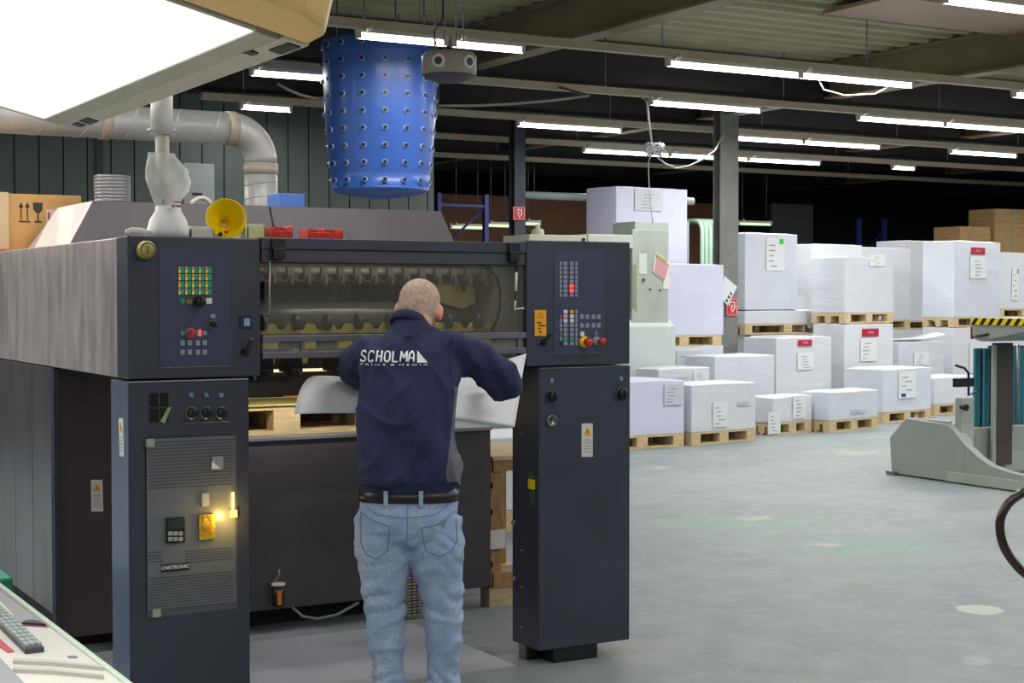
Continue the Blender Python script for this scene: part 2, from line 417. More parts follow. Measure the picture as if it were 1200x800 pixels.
for v in (.9, 3.4, 5.93, 8.42):
    for u in (-7.2, -5.2, -3.2, -1.3):
        fluor(u, u+1.5, v, 'ceiling tube beyond the picture edge beside the press', 3.8, TUBE_W*.8, 'ceiling tubes left of the view')
for v, us in ((2.4, (9.3, 11.8, 14.3)), (5.93, (13.8, 16.3, 18.8)), (8.42, (15.6, 18.1, 20.6)), (11.05, (18.4, 20.9)), (.9, (9.3,))):
    for u in us: fluor(u, u+1.5, v, 'ceiling tube of the rows running on past the paper stacks', 3.8, None, 'ceiling tubes right of the view')
# columns ------------------------------------------------------------------
COLM = mat('column_steel', '7d807c', .5, .2, 2, .2)
def hcolumn(x0, x1, v, label, M_, W_):
    a = at(x0, 300, v).x; bb = at(x1, 300, v).x; d = .22
    t = thing('steel_column', label, 'column', ((a+bb)/2, v, 0))
    m = MB(); m.box(a, a+.02, v, v+d, .02, 4.5); m.box(bb-.02, bb, v, v+d, .02, 4.5); m.box(a+.02, bb-.02, v+d/2-.01, v+d/2+.01, .02, 4.5)
    m.build('shaft', M_, t); MB().box(a-.08, bb+.08, v-.06, v+d+.06, 0, .022).build('base_plate', M_, t); return t, a, bb
def hcolumn2(x0, x1, v, label, M_):   # flange towards us
    a = at(x0, 300, v).x; bb = at(x1, 300, v).x; d = .12
    t = thing('steel_column', label, 'column', ((a+bb)/2, v, 0)); mid = a+(bb-a)*.12
    m = MB(); m.box(a, bb, v, v+.02, .02, 4.5); m.box(a, bb, v+d+.02, v+d+.04, .02, 4.5); m.box((a+bb)/2-.01, (a+bb)/2+.01, v+.02, v+d+.02, .02, 4.5)
    m.build('shaft', M_, t); MB().box(a-.08, bb+.08, v-.06, v+d+.1, 0, .022).build('base_plate', M_, t); return t, a, bb
c1, ca, cb = hcolumn2(844, 865, 10.7, 'thick grey steel column beside the tall white paper stacks', COLM)
c2, da, db = hcolumn2(603, 616, 12.9, 'dark steel column with a small red extinguisher sign', mat('dark_column_steel', '3c434c', .5, .2))
def sign(xa, xb, ya, yb, v, label, rot=0):
    p = at(xa, ya, v); q = at(xb, yb, v); cx, cz = (p.x+q.x)/2, (p.z+q.z)/2; hw, hh = (q.x-p.x)/2, (p.z-q.z)/2
    t = thing('fire_sign', label, 'sign', (cx, v, cz))
    M_ = Matrix.Translation((cx, v, cz)) @ Matrix.Rotation(rot, 4, 'Y')
    MB().box(-hw, hw, -.004, .004, -hh, hh, M_).build('red_plate', mat('sign_red', 'c83038', .5), t)
    m = MB().use(KEYW)
    m.tube([M_ @ Vector(q) for q in ((-hw*.5, -.006, hh*.1), (-hw*.2, -.006, hh*.6), (hw*.4, -.006, hh*.5), (hw*.45, -.006, -hh*.1), (0, -.006, -hh*.6), (-hw*.2, -.006, -hh*.1), (hw*.1, -.006, hh*.2))], hw*.11, 6)
    m.tube([M_ @ Vector(q) for q in ((-hw*.9, -.005, -hh*.9), (hw*.9, -.005, -hh*.9), (hw*.9, -.005, hh*.9), (-hw*.9, -.005, hh*.9))], hw*.05, 4, closed=True)
    m.build('extinguisher_symbol', None, t)
sign(601, 615, 242, 258, 12.88, 'small red fire sign on the dark column above the press')
sign(851, 864, 349, 370, 10.68, 'red fire sign low on the thick grey column')
t = thing('notice_board', 'white tilted notice hanging on the thick grey column above its red sign', 'notice', at(856, 340, 10.67))
pts = [at(849, 323, 10.66), at(864, 336, 10.66), at(853, 358, 10.66), at(846, 350, 10.66)]
m = MB(); m.prism([(0, 0), (1, 0), (2, 0), (3, 0)], lambda a, b_: pts[int(a)], lambda a, b_: pts[int(a)]+Vector((0, .01, 0))); m.build('sheet', KEYW, t)
m = MB()
for q in range(3): m.box(-.02, .02, 0, .004, -.01, .01, Matrix.Translation(at(852+q*2.5, 352-q*4, 10.65)) @ Matrix.Rotation(.9, 4, 'Y'))
m.build('print_line', BLACK, t)

# ================================================================== PRESS
PR = thing('printing_press', 'large dark grey printing press delivery with two control towers and a windowed guard', 'printing press', (0, 0, 0))
# upper side boxes and top
m = MB(); m.box(0, .538, 0, .16, 1.33, 1.883); m.build('control_cabinet', SLATE, PR, .006)
CL = PR.children[-1] if PR.children else None
CL = [o for o in PR.children if o.name.startswith('control_cabinet')][0]
m = MB(); m.box(1.774, 2.325, 0, .16, 1.34, 1.897); CR = m.build('control_cabinet', SLATE, PR, .006)
m = MB(); m.box(0.002, .5, .163, 1.27, 1.33, 1.88); m.build('side_housing', LIT_SIDE, PR, .005)
m = MB(); m.box(0.002, .5, 1.276, 4.3, 1.33, 1.88); m.build('side_housing', LIT_SIDE, PR, .005)
m = MB(); m.box(1.80, 2.325, .163, 3.2, 1.34, 1.89); m.build('side_housing', SLATE, PR, .005)
# lower side body at left with vertical panel joints
for i, (a, bb) in enumerate(((1.25, 1.62), (1.625, 2.0), (2.005, 4.3))):
    MB().box(.0, .42, a, bb, .2, 1.325).build('side_panel', SLATE_SIDE, PR, .004)
m = MB(); m.box(.42, 2.28, 1.9, 4.3, .12, 1.3); m.build('inner_body', DARK, PR)
m = MB(); m.box(.1, 2.2, 1.45, 4.2, 0, .19); m.build('plinth', DARK, PR)
m = MB(); m.box(.004, .62, 1.243, 1.25, .085, 1.325); m.build('corner_panel', BROWNP, PR, .002)
m = MB(); m.box(.005, .03, 1.225, 1.243, .1, 1.32); m.build('panel_edge', SLATE, PR, .003)
m = MB(); m.box(.62, 2.28, 1.238, 1.26, .115, .945); SK = m.build('skirt_panel', SKIRT, PR, .004)
m = MB(); m.box(.3, 2.28, 1.22, 2.0, .945, .965); m.build('table_sill', mat('sill_metal', '8f9196', .4, .5, 6, .15), PR, .003)
# towers
m = MB(); m.box(.0, .487, 0, .24, .067, 1.322); TL = m.build('lower_cabinet', SLATE, PR, .006)
m = MB(); m.box(1.84, 2.327, 0, .243, .067, 1.334); TR = m.build('lower_cabinet', SLATE, PR, .006)
m = MB(); m.box(.05, .44, .03, .22, 0, .067); m.build('foot', BLACK, PR)
m = MB(); m.box(1.925, 2.16, .015, .2, 0, .067); m.build('foot', BLACK, PR, .003)
m = MB(); m.box(1.845, 1.9, .15, .22, 0, .067); m.use(GREYM); m.box(1.842, 1.868, .16, .2, .0, .066); m.mats[0:0] = []; 
m2 = MB().use(BLACK).box(1.86, 1.91, .13, .2, 0, .067).use(GREYM).box(1.845, 1.86, .14, .19, 0, .067); m2.build('foot', None, PR)
# thin seam line on left tower side, blue-ish corner post
m = MB(); m.box(-.004, 0, .0, .235, .075, 1.318); m.build('side_cover', mat('steel_blue_enamel', '566078', .4, 0, 2, .12, coat=.2), PR, .001)
# guard
m = MB(); m.box(.54, 1.772, -.0, .06, 1.845, 1.886); m.use(MATS['slate_enamel']); 
m = MB().use(SLATE).box(.54, 1.772, -.004, .07, 1.84, 1.886).use(mat('slate_recess', '3b4048', .5)).box(.545, 1.77, .004, .06, 1.787, 1.84)
GB = m.build('guard_beam', None, PR, .003)
m = MB(); m.box(.54, 1.772, .06, 1.5, 1.862, 1.882); m.build('top_cover', SLATE_SIDE, PR, .003)
GRIME = pane_mat('grimy_guard_pane', '6c6a62', .25, .2, 4.5)
m = MB(); m.box(.56, 1.765, .012, .018, 1.49, 1.79); GP = m.build('guard_pane', GRIME, PR)
m = MB(); m.box(.545, 1.772, -.004, .03, 1.465, 1.492); m.build('guard_rail', mat('rail_grey', '6d7078', .4, .3, 5, .15), PR, .003)
m = MB(); m.box(.545, 1.772, -.004, .03, 1.398, 1.425); m.build('guard_rail', MATS['rail_grey'], PR, .003)
for x in (.72, 1.28, 1.74):
    MB().box(x-.008, x+.008, 0, .02, 1.424, 1.466).build('rail_divider', MATS['rail_grey'], PR)
m = MB(); m.box(.55, 1.765, .012, .016, 1.424, 1.466); m.build('lower_pane', pane_mat('grimy_lower_pane', '9a9c98', .3, .2, 6), PR)
# hinges on the beam
for xa, xb in ((317, 333), (594, 607)):
    a = at(xa, 280, 0).x; bb = at(xb, 280, 0).x
    h = MB().box(a, bb, -.02, 0, 1.845, 1.882).box(a+.004, bb-.004, -.026, 0, 1.80, 1.843).cyl((a, -.02, 1.844), (bb, -.02, 1.844), .006, 10).build('hinge', BLACK, GB, .003)
# small latch rods left and right of the window
m = MB().use(GREYM)
m.tube([at(309, 306, -.01), at(316, 306, -.01), at(316, 369, -.01), at(308, 367, -.01)], .004, 6); m.build('latch_rod', None, GB)
m = MB().use(KEYW); m.cyl(at(605, 319, -.01), at(604.5, 341, -.01), .006, 8); m.use(BLACK).cyl(at(605, 305, -.01), at(605, 319, -.01), .006, 8).cyl(at(604.5, 341, -.01), at(604, 352, -.01), .004, 8)
m.use(KEYW).tube([at(604, 352, -.01), at(603, 362, -.01), at(614, 361, -.015)], .004, 6); m.build('latch_rod', None, GB)
# interior
for u in (.535, 1.765):
    MB().box(u-.006, u+.006, .06, 1.24, 1.31, 1.86).build('inner_side_plate', mat('inner_plate', '6b6b66', .5, .3, 5, .3), PR)
m = MB(); m.box(.54, 1.76, 1.22, 1.24, 1.34, 1.86); m.build('inner_back_plate', DARK, PR)
m = MB(); m.cyl((.545, .45, 1.57), (1.755, .45, 1.57), .055, 28); m.build('delivery_roller', mat('roller_grey', '77797a', .35, .5, 5, .2), PR)
m = MB(); m.cyl((.545, .62, 1.665), (1.755, .62, 1.665), .045, 24)
for i in range(46):
    x = .58+i*.025; m.cyl((x, .62, 1.665), (x+.006, .62, 1.665), .054, 16)
m.build('ribbed_roller', mat('ribbed_dark', '55554f', .5, .4), PR)
m = MB(); m.cyl((.545, .3, 1.76), (1.755, .3, 1.76), .018, 12); m.build('gripper_shaft', MIDM, PR)
for i in range(15):
    x = .6+i*.078
    m = MB(); m.box(x, x+.03, .26, .33, 1.72, 1.775); m.box(x+.008, x+.022, .24, .28, 1.70, 1.74); m.build('gripper', mat('gripper_dark', '3e3c38', .5, .3), PR, .003)
m = MB(); m.box(.545, 1.755, .8, .82, 1.66, 1.8); m.build('baffle_plate', mat('baffle', '66645a', .5, .2, 8, .3), PR)
m = MB().use(mat('dull_yellow', '9a9150', .5, 0, 14, .3)); m.box(.545, 1.755, .24, .26, 1.492, 1.508)
for i in range(14):
    x = .56+i*.088; m.prism([(x, 1.508), (x+.06, 1.508), (x+.045, 1.532), (x+.02, 1.535)], lambda a, b_: Vector((a, .24, b_)), lambda a, b_: Vector((a, .26, b_)))
m.build('yellow_jogger_bar', None, PR)
for i in range(8):
    x = .62+i*.145
    m = MB(); m.cyl((x, .22, 1.54), (x+.02, .22, 1.54), .035, 18); m.build('suction_wheel', mat('wheel_dark', '2d2d2b', .5), PR)
# yellow plate and cam at the right of the window
m = MB(); P = [(1.36, 1.70), (1.42, 1.755), (1.6, 1.76), (1.71, 1.73), (1.73, 1.62), (1.66, 1.59), (1.55, 1.62), (1.44, 1.61), (1.4, 1.65)]
m.prism(P, lambda a, b_: Vector((a, .38, b_)), lambda a, b_: Vector((a, .40, b_))); m.build('yellow_cam_plate', mat('dull_yellow_cam', '8f8450', .5, 0, 9, .3), PR, .004)
m = MB(); m.sphere((1.5, .375, 1.67), (.012, .006, .012), 10, 6); m.sphere((1.66, .375, 1.69), (.012, .02, .02), 10, 6); m.build('cam_bolt', BLACK, PR)
# curved gasket of the window
pts = []
for q in ((470, 309), (540, 309), (562, 310), (574, 315), (582, 325), (586, 340), (586, 356), (583, 372), (576, 388)): pts.append(at(q[0], q[1], .03))
m = MB(); m.tube(pts, .0075, 8); m.build('window_gasket', BLACK, PR)
m = MB(); P = [(at(x, y, .05).x, at(x, y, .05).z) for x, y in ((562, 308), (574, 314), (583, 324), (588, 340), (588, 358), (585, 374), (578, 391), (604, 391), (604, 308))]
m.prism(P, lambda a, b_: Vector((a, .034, b_)), lambda a, b_: Vector((a, .04, b_))); m.build('window_surround', mat('smeared_plate', '7a7a78', .45, .2, 9, .3), PR)
# lower mechanics under the rails
m = MB(); m.box(.545, 1.755, .3, .34, 1.285, 1.31); m.build('cross_bar', mat('brown_bar', '42382f', .6, .1, 8, .3), PR, .002)
for i, x in enumerate((.6, .73, .93, 1.02, 1.24, 1.42, 1.6)):
    m = MB(); m.box(x, x+.07, .2, .3, 1.33, 1.40); m.box(x+.01, x+.05, .18, .24, 1.31, 1.345); m.cyl((x+.03, .17, 1.33), (x+.03, .25, 1.33), .016, 12); m.build('gripper_block', BLACK, PR, .003)
for i, x in enumerate((.67, .82, 1.12, 1.34, 1.52, 1.68)):
    m = MB(); m.box(x, x+.06, .34, .42, 1.36, 1.40+.02*(i % 2)); m.box(x+.01, x+.025, .32, .42, 1.31, 1.36); m.build('yellow_stop', YELM, PR, .003)
for i in range(7):
    x = .62+i*.17
    m = MB(); m.box(x, x+.07, .2, .26, 1.428, 1.463); m.build('yellow_block', YELM, PR, .004)
m = MB(); m.box(.545, 1.755, .5, .53, 1.33, 1.42); m.build('rear_bar', DARK, PR)
il = MB(); il.cyl((.6, .1, 1.835), (1.7, .1, 1.835), .011, 10); ilo = il.build('interior_fill_lamp', emi('warm_fill_tube', 'ffe9b8', 1.2), PR)  # unseen tube and area light added to brighten the press interior
ld = bpy.data.lights.new('interior_fill', 'AREA'); ld.shape = 'RECTANGLE'; ld.size = 1.1; ld.size_y = .03; ld.energy = 2.6; ld.color = (1, .92, .75)
lo = bpy.data.objects.new('interior_fill', ld); COL.objects.link(lo); lo.parent = ilo; lo.location = (1.15, .12, 1.82); lo.rotation_euler = (.35, 0, 0)
bl_ = MB().cyl((.62, 1.0, 1.3), (1.7, 1.0, 1.3), .009, 10).build('interior_fill_lamp', MATS['warm_fill_tube'], PR)  # second added tube with its area light, there to brighten the pallet bay
ld = bpy.data.lights.new('bay_fill', 'AREA'); ld.shape = 'RECTANGLE'; ld.size = 1.0; ld.size_y = .03; ld.energy = 3.5; ld.color = (1, .93, .8)
lo = bpy.data.objects.new('bay_fill', ld); COL.objects.link(lo); lo.parent = bl_; lo.location = (1.15, 1.0, 1.285); lo.rotation_euler = (math.radians(50), 0, 0)
# hood on top
def hood(u0, u1, tu0, tu1):
    b_ = [Vector((u0, 1.6, 1.88)), Vector((u1, 1.6, 1.88)), Vector((u1, 2.5, 1.88)), Vector((u0, 2.5, 1.88))]
    t_ = [Vector((tu0, 1.72, 2.118)), Vector((tu1, 1.72, 2.118)), Vector((tu1, 2.42, 2.118)), Vector((tu0, 2.42, 2.118))]
    return b_, t_
um = at(321, 260, 1.66).x
b_, t_ = hood(.165, um-.002, .32, um-.002)
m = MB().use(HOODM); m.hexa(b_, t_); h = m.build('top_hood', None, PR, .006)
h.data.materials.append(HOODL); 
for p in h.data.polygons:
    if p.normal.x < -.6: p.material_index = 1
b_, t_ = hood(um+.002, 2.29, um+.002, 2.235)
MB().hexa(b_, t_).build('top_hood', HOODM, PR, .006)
# chain hanging on skirt, small canister and hose
a = at(484, 645, 1.2); bb = at(484, 725, 1.2)
m = MB(); z = a.z; i = 0
while z > .03:
    for dx in (-.03, .0, .03):
        m.box(a.x+dx-.012, a.x+dx+.012, 1.18+.005*(i % 2), 1.215, z-.012, z-.002)
    z -= .016; i += 1
m.box(a.x-.045, a.x-.036, 1.19, 1.215, .03, a.z); m.box(a.x+.036, a.x+.045, 1.19, 1.215, .03, a.z)
m.build('cable_chain', mat('chain_grey', '9b938e', .5, .3), PR)
a = at(327, 698, 1.18)
m = MB().use(BLACK).cyl((a.x, 1.19, a.z-.05), (a.x, 1.19, a.z+.05), .03, 14).use(WHITE).cyl((a.x, 1.19, a.z+.05), (a.x, 1.19, a.z+.06), .034, 14)
m.use(GREYM).tube([(a.x-.03, 1.18, a.z+.07), (a.x, 1.18, a.z+.1), (a.x+.0, 1.18, a.z+.13)], .006, 6).use(ORANGE).box(a.x-.015, a.x+.005, 1.158, 1.17, a.z-.04, a.z+.03)
m.build('lubricant_canister', None, PR)
m = MB(); m.tube([at(343, 712, 1.16), at(355, 722, 1.1), at(372, 725, 1.1), at(395, 720, 1.12), at(420, 706, 1.2)], .007, 8); m.build('drain_hose', mat('grey_hose', '6e6e72', .5), PR)
p = at(533, 548, 1.235)
MB().box(p.x-.015, p.x+.03, 1.23, 1.238, at(533, 567, 1.235).z, at(533, 533, 1.235).z).build('white_switch_plate', WHITE, PR)

# --- front plane items: helper
def fr(parent, kind, x0, x1, y0, y1, M_, d=.006, v=0., bev=.001, mats=None):
    p = at(x0, y1, v); q = at(x1, y0, v)
    return MB().box(p.x, q.x, v-d, v+.001, p.z, q.z).build(kind, M_, parent, bev)
def knob(parent, x, y, rpx, M_=BLACK, d=.025, v=0., kind='knob', base=None):
    p = at(x, y, v); r = rpx*(at(x+1, y, v)-at(x, y, v)).x*1.0
    m = MB()
    if base: m.use(base); m.lathe([(0, 0), (r*1.25, 0), (r*1.25, -.006), (0, -.006)], (p.x, v, p.z), 'y', 20)
    m.use(M_); m.lathe([(r, -.004), (r, -d*.8), (r*.85, -d), (0, -d)], (p.x, v, p.z), 'y', 20)
    m.use(M_).box(p.x-r*.16, p.x+r*.16, v-d-.006, v-d+.002, p.z-r*.8, p.z+r*.8)
    return m.build(kind, None, parent)
fr(CL, 'control_panel', 187, 269, 291, 430, PANELBLUE, .002, bev=0)
fr(CL, 'panel_trim', 188, 270, 428.5, 431, GREYM, .004)
# brass disc
p = at(169.5, 293, 0)
m = MB().use(mat('brass_disc', 'a79a62', .4, .5, 20, .2)).lathe([(.036, 0), (.036, -.03), (.030, -.042), (.018, -.045), (0, -.045)], (p.x, 0, p.z), 'y', 28)
m.use(mat('brass_dark', '7d7040', .5, .3)).lathe([(.03, -.043), (.027, -.046), (.024, -.043)], (p.x, 0, p.z), 'y', 28).box(p.x-.003, p.x+.003, -.049, -.044, p.z-.015, p.z+.015)
m.build('round_brass_handle', None, CL)
for r_ in range(4):
    for c_ in range(5):
        x = 212.5+c_*7.9; y = 316.3+r_*8.4
        p = at(x-3.2, y+3.4, 0); q = at(x+3.2, y-3.4, 0)
        m = MB().use(KEYGR).box(p.x, q.x, -.005, 0, p.z, q.z).use(KEYY).box(p.x-.0005, p.x+.005, -.007, 0, p.z, p.z+.013).use(REDL).box(p.x-.0005, p.x+.004, -.007, 0, q.z-.004, q.z)
        m.build('lit_key', None, CL)
knob(CL, 213, 353, 3.2, KEYGR, .008, kind='green_button'); fr(CL, 'small_key', 218, 225, 350.5, 356, mat('olive_key', '7a6f2a', .5))
knob(CL, 233, 353, 6, BLACK, .03); fr(CL, 'small_key', 241, 248, 349, 356, KEYW)
fr(CL, 'small_key', 246, 252, 368, 373, KEYG); knob(CL, 249, 380, 4, BLACK, .02, base=GREYM)
knob(CL, 223, 390, 4.6, REDM, .02, kind='red_mushroom_button', base=KEYG); fr(CL, 'small_key', 230, 233, 386.5, 394, KEYG); fr(CL, 'red_indicator', 232.5, 235.5, 386, 394, REDL)
fr(CL, 'small_key', 211, 216, 388, 393, mat('teal_key', '5c8580', .5)); fr(CL, 'small_key', 237, 242, 387.5, 392.5, KEYG)
for y in (401.5, 412.5):
    for x in (213.5, 222, 231.5, 239.5): fr(CL, 'small_key', x-2.6, x+2.6, y-3, y+3, KEYG)
fr(CL, 'socket_plate', 281, 295, 369, 385, mat('navy_plate', '20284a', .4)); fr(CL, 'socket_window', 285, 292, 373, 382, mat('pale_blue_film', '8fa4c4', .4), .01)
def lever(parent, pts, v=0.):
    m = MB().use(BLACK).tube([at(x, y, v-dd) for x, y, dd in pts], [.009, .006, .009], 8).lathe([(.014, 0), (.014, -.012), (0, -.012)], at(pts[1][0], pts[1][1], v), 'y', 14)
    m.use(GREYM).sphere(at(pts[1][0]-5, pts[1][1], v), .005, 8, 6); return m.build('lever', None, parent)
lever(CL, [(295, 397, .05), (288, 412, .02), (284, 412, .005)])
# lower left cabinet
m = MB(); p = at(175, 495, 0); q = at(197, 460, 0); m.box(p.x, q.x, -.002, .001, p.z, q.z); m.build('dark_window', mat('void_black', '08080a', .3), TL)
m = MB(); cx = (p.x+q.x)/2; cz = (p.z+q.z)/2; m.box(cx-.003, cx+.003, -.005, 0, p.z, q.z); m.box(p.x, q.x, -.005, 0, cz-.003, cz+.003); m.build('window_bar', SLATE, TL)
m = MB(); P = [at(188, 494, -.01), at(193, 496, -.03), at(201, 476, -.03), at(196, 478, -.008)]
m.add([q for q in P]+[q+Vector((0, .003, 0)) for q in P], [(0, 1, 2, 3), (7, 6, 5, 4), (0, 4, 5, 1), (1, 5, 6, 2), (2, 6, 7, 3), (3, 7, 4, 0)]); m.build('green_tag', mat('pale_green_tag', 'a9cf94', .6), TL)
for x in (223.5, 241.5, 259): fr(TL, 'small_key', x-2.5, x+2.5, 460, 465.5, mat('blue_grey_key', '6d83a0', .5))
for x in (224, 241.5, 259.2): knob(TL, x, 483.5, 6, BLACK, .022, base=GREYM)
fr(TL, 'panel_trim', 216, 268, 494, 495.5, GREYM, .003)
# louvred transparent door
p = at(173, 722, 0); q = at(274.5, 510, 0)
m = MB(); m.use(BLACK).box(p.x-.006, q.x+.004, -.0015, 0, p.z+.016, q.z+.006); m.use(mat('louvre_backing', '70767a', .3, .35, 3, .15)).box(p.x, q.x, -.003, 0, p.z+.02, q.z); m.build('louvre_door', mat('louvre_backing', '70767a', .3, .35, 3, .15), TL)
DO = [o for o in TL.children if o.name.startswith('louvre_door')][0]
def slats(x0, x1, y0, y1, n, name='louvre_slats'):
    a = at(x0, y1, 0); b2 = at(x1, y0, 0); m = MB(); h_ = (b2.z-a.z)/n
    for i in range(n): m.box(a.x, b2.x, -.0045, -.001, a.z+i*h_+h_*.45, a.z+(i+.9)*h_)
    return m
m = slats(174, 273, 513, 575, 15); 
for q2 in slats(174, 190, 645, 661, 4), slats(217, 273, 640, 661, 5), slats(175, 273, 668, 717, 12):
    m.add(q2.v, q2.f)
m.build('louvre_slats', mat('louvre_slot', '24282c', .5), TL)
m = MB(); m.box(p.x-.004, q.x+.004, -.016, -.012, p.z-.002, q.z+.004); m.build('louvre_cover_sheet', pane_mat('smoky_sheet', '9aa0a4', .10, .06), TL)
for (x, y) in ((175, 518.5), (182.5, 717.5), (272, 601)):
    fr(TL, 'cover_clip', x-5, x+4.5, y-5, y+5, mat('clip_grey', 'a3a094', .4), .02)
fr(TL, 'sticker', 247, 260, 534, 550, mat('grey_sticker', '8f9294', .4), .018); 
a, b2, c3 = at(248, 540, -.019), at(248, 549, -.019), at(259, 549, -.019); MB().prism([(a.x, a.z), (b2.x, b2.z), (c3.x, c3.z)], lambda x, z: Vector((x, -.0195, z)), lambda x, z: Vector((x, -.0185, z))).build('sticker_triangle', KEYW, TL)
fr(TL, 'sticker', 235, 243.5, 577, 593, mat('grey_sticker2', 'a8aaa8', .4), .018)
fr(TL, 'keypad', 193.5, 215, 605, 636, BLACK, .022, bev=.002); fr(TL, 'keypad_display', 195, 213, 607.5, 619, mat('lcd_dark', '223330', .3), .0235)
for r_ in range(2):
    for c_ in range(3): fr(TL, 'keypad_key', 195+c_*6, 200+c_*6, 621.5+r_*6.5, 626.5+r_*6.5, mat('pale_key', '98a2a0', .5), .025)
fr(TL, 'brass_plate', 231.5, 250, 601, 632, mat('brass_relief', 'b09436', .3, .6, 30, .4, .5, 60), .02)
m = MB(); p = at(205, 665, -.02)
MB().box(at(189, 665, -.017).x, at(222, 665, -.017).x, -.0175, -.0165, p.z-.014, p.z+.014).build('name_strip', BLACK, TL)
add_text(m, 'CARTRONIC', .0195, face_front((p.x, -.02, p.z+.002)), shear=.3, bold=.0004); m.build('lettering', KEYW, TL)
# added glowing rod and point light, standing in for an amber reflection
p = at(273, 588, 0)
lm = MB().cyl((p.x-.004, -.014, p.z-.03), (p.x-.004, -.014, p.z+.04), .005, 12).build('amber_glow_rod', emi('amber_reflection_glow', 'ffd060', 5), TL)
ld = bpy.data.lights.new('amber_glow_fill', 'POINT'); ld.energy = 1.1; ld.color = (1, .6, .12); ld.shadow_soft_size = .01
lo = bpy.data.objects.new('amber_glow_fill', ld); COL.objects.link(lo); lo.parent = lm; lo.location = (p.x-.035, -.075, p.z-.06)
# warning labels
def warn(parent, pts4, nrm):
    a, b2, c3, d = pts4; off = nrm*.0015
    m = MB().use(WHITE).add([a, b2, c3, d, a+off, b2+off, c3+off, d+off], [(4, 5, 6, 7), (0, 1, 5, 4), (1, 2, 6, 5), (2, 3, 7, 6), (3, 0, 4, 7)])
    e1 = (b2-a); e2 = (d-a); o1 = nrm*.003
    def pp(s, t): return a+e1*s+e2*t+o1
    m.use(STICKY).add([pp(.15, .36), pp(.85, .36), pp(.5, .1)], [(0, 1, 2)])
    m.use(INK)
    for i in range(5): m.add([pp(.15, .48+i*.09), pp(.85, .48+i*.09), pp(.85, .5+i*.09), pp(.15, .5+i*.09)], [(0, 1, 2, 3)])
    m.use(BLACK).add([pp(.47, .2), pp(.53, .2), pp(.53, .31), pp(.47, .31)], [(0, 1, 2, 3)])
    return m.build('warning_label', None, parent)
warn(TR, [at(681.5, 496, 0), at(694.5, 496, 0), at(694.5, 535, 0), at(681.5, 535, 0)], Vector((0, -1, 0)))
CP = [o for o in PR.children if o.name.startswith('corner_panel')][0]
warn(CP, [at(106.5, 562, 1.243), at(120, 562, 1.243), at(121, 599, 1.243), at(107, 599, 1.243)], Vector((0, -1, 0)))
SCV = [o for o in PR.children if o.name.startswith('side_cover')][0]
warn(SCV, [atu(139.5, 490, -.004), atu(144.5, 490, -.004), atu(145.5, 535, -.004), atu(140.5, 534, -.004)], Vector((-1, 0, 0)))
# right control cabinet
fr(CR, 'control_panel', 649, 708, 293, 414, PANELBLUE, .002, bev=0); fr(CR, 'panel_trim', 648, 707, 413, 415, GREYM, .004)
cols = (656.8, 662.2, 669.6, 675)
for r_ in range(8):
    for ci, x in enumerate(cols):
        w_ = 1.3 if ci in (0, 3) else 2.1
        y = 308.5+r_*5.3
        fr(CR, 'small_key', x-w_, x+w_, y-2, y+2, REDL if (ci == 2 and r_ in (5, 6)) else KEYG, .004, bev=0)
low = {(0, 1): KEYW, (0, 2): STICKY, (1, 1): mat('pink_key', 'e8a0a0', .5), (1, 2): KEYW, (2, 1): KEYW, (2, 2): KEYW, (6, 1): KEYGR, (6, 2): KEYGR, (7, 0): BLACK, (0, 0): BLUEP, (5, 0): mat('dull_red_key', 'a05058', .5), (1, 0): MATS['dull_red_key'] if 'dull_red_key' in MATS else REDM}
for r_ in range(8):
    for ci, x in enumerate(cols):
        w_ = 1.3 if ci in (0, 3) else 2.1
        y = 365+r_*5.3
        fr(CR, 'square_key', x-w_, x+w_, y-2.1, y+2.1, low.get((r_, ci), KEYG), .005, bev=0)
for x in (681.5, 687.8, 695, 701.3):
    for y in (371, 381): fr(CR, 'square_key', x-2, x+2, y-2.6, y+2.6, KEYG, .004, bev=0)
fr(CR, 'square_key', 679.5, 684, 388.5, 394, KEYW); fr(CR, 'square_key', 696.5, 699.5, 388, 393.5, mat('blue_grey_key2', '6d83a0', .5))
p = at(684, 400.5, 0)
MB().use(YELLOW).lathe([(.026, 0), (.026, -.012), (.02, -.018), (0, -.018)], (p.x, 0, p.z), 'y', 24).use(REDM).lathe([(.013, -.018), (.013, -.03), (.02, -.035), (.02, -.048), (.012, -.055), (0, -.055)], (p.x, 0, p.z), 'y', 24).build('emergency_stop', None, CR)
p = at(700, 399.5, 0)
MB().use(KEYG).lathe([(.02, 0), (.02, -.01), (.013, -.015), (0, -.015)], (p.x-.01, 0, p.z), 'y', 24).use(REDM).lathe([(.01, -.01), (.01, -.03), (.017, -.035), (.017, -.048), (.01, -.052), (0, -.052)], (p.x, 0, p.z), 'y', 24).build('red_stop_button', None, CR)
st = fr(CR, 'yellow_sticker', 626.5, 640, 363, 393.5, STICKY, .002, bev=0)
m = MB(); 
a, b2, c3 = at(630, 372, -.003), at(637, 372, -.003), at(633.5, 365.5, -.003)
m.tube([a, b2, c3], .0012, 5, closed=True)
m.box(at(629, 376, 0).x, at(636, 376, 0).x, -.0035, -.002, at(0, 378.5, 0).z, at(0, 376, 0).z) if False else None
for (x, y, w_, h_) in ((629, 377, 5, 2), (631, 380.5, 8, 1.6), (629.5, 384, 4, 1.4), (632, 387.5, 2, 2.4)):
    p = at(x, y+h_, 0); q = at(x+w_, y, 0); m.box(p.x, q.x, -.0035, -.002, p.z, q.z)
m.build('sticker_print', mat('brown_ink', '4a3010', .6), CR)
lever(CR, [(645, 392, .06), (637, 401, .02), (635, 402, .005)])
for x, y in ((646, 446), (727.3, 443.5)): fr(TR, 'small_key', x-1.8, x+1.8, y-2.6, y+2.6, MATS['blue_grey_key'])
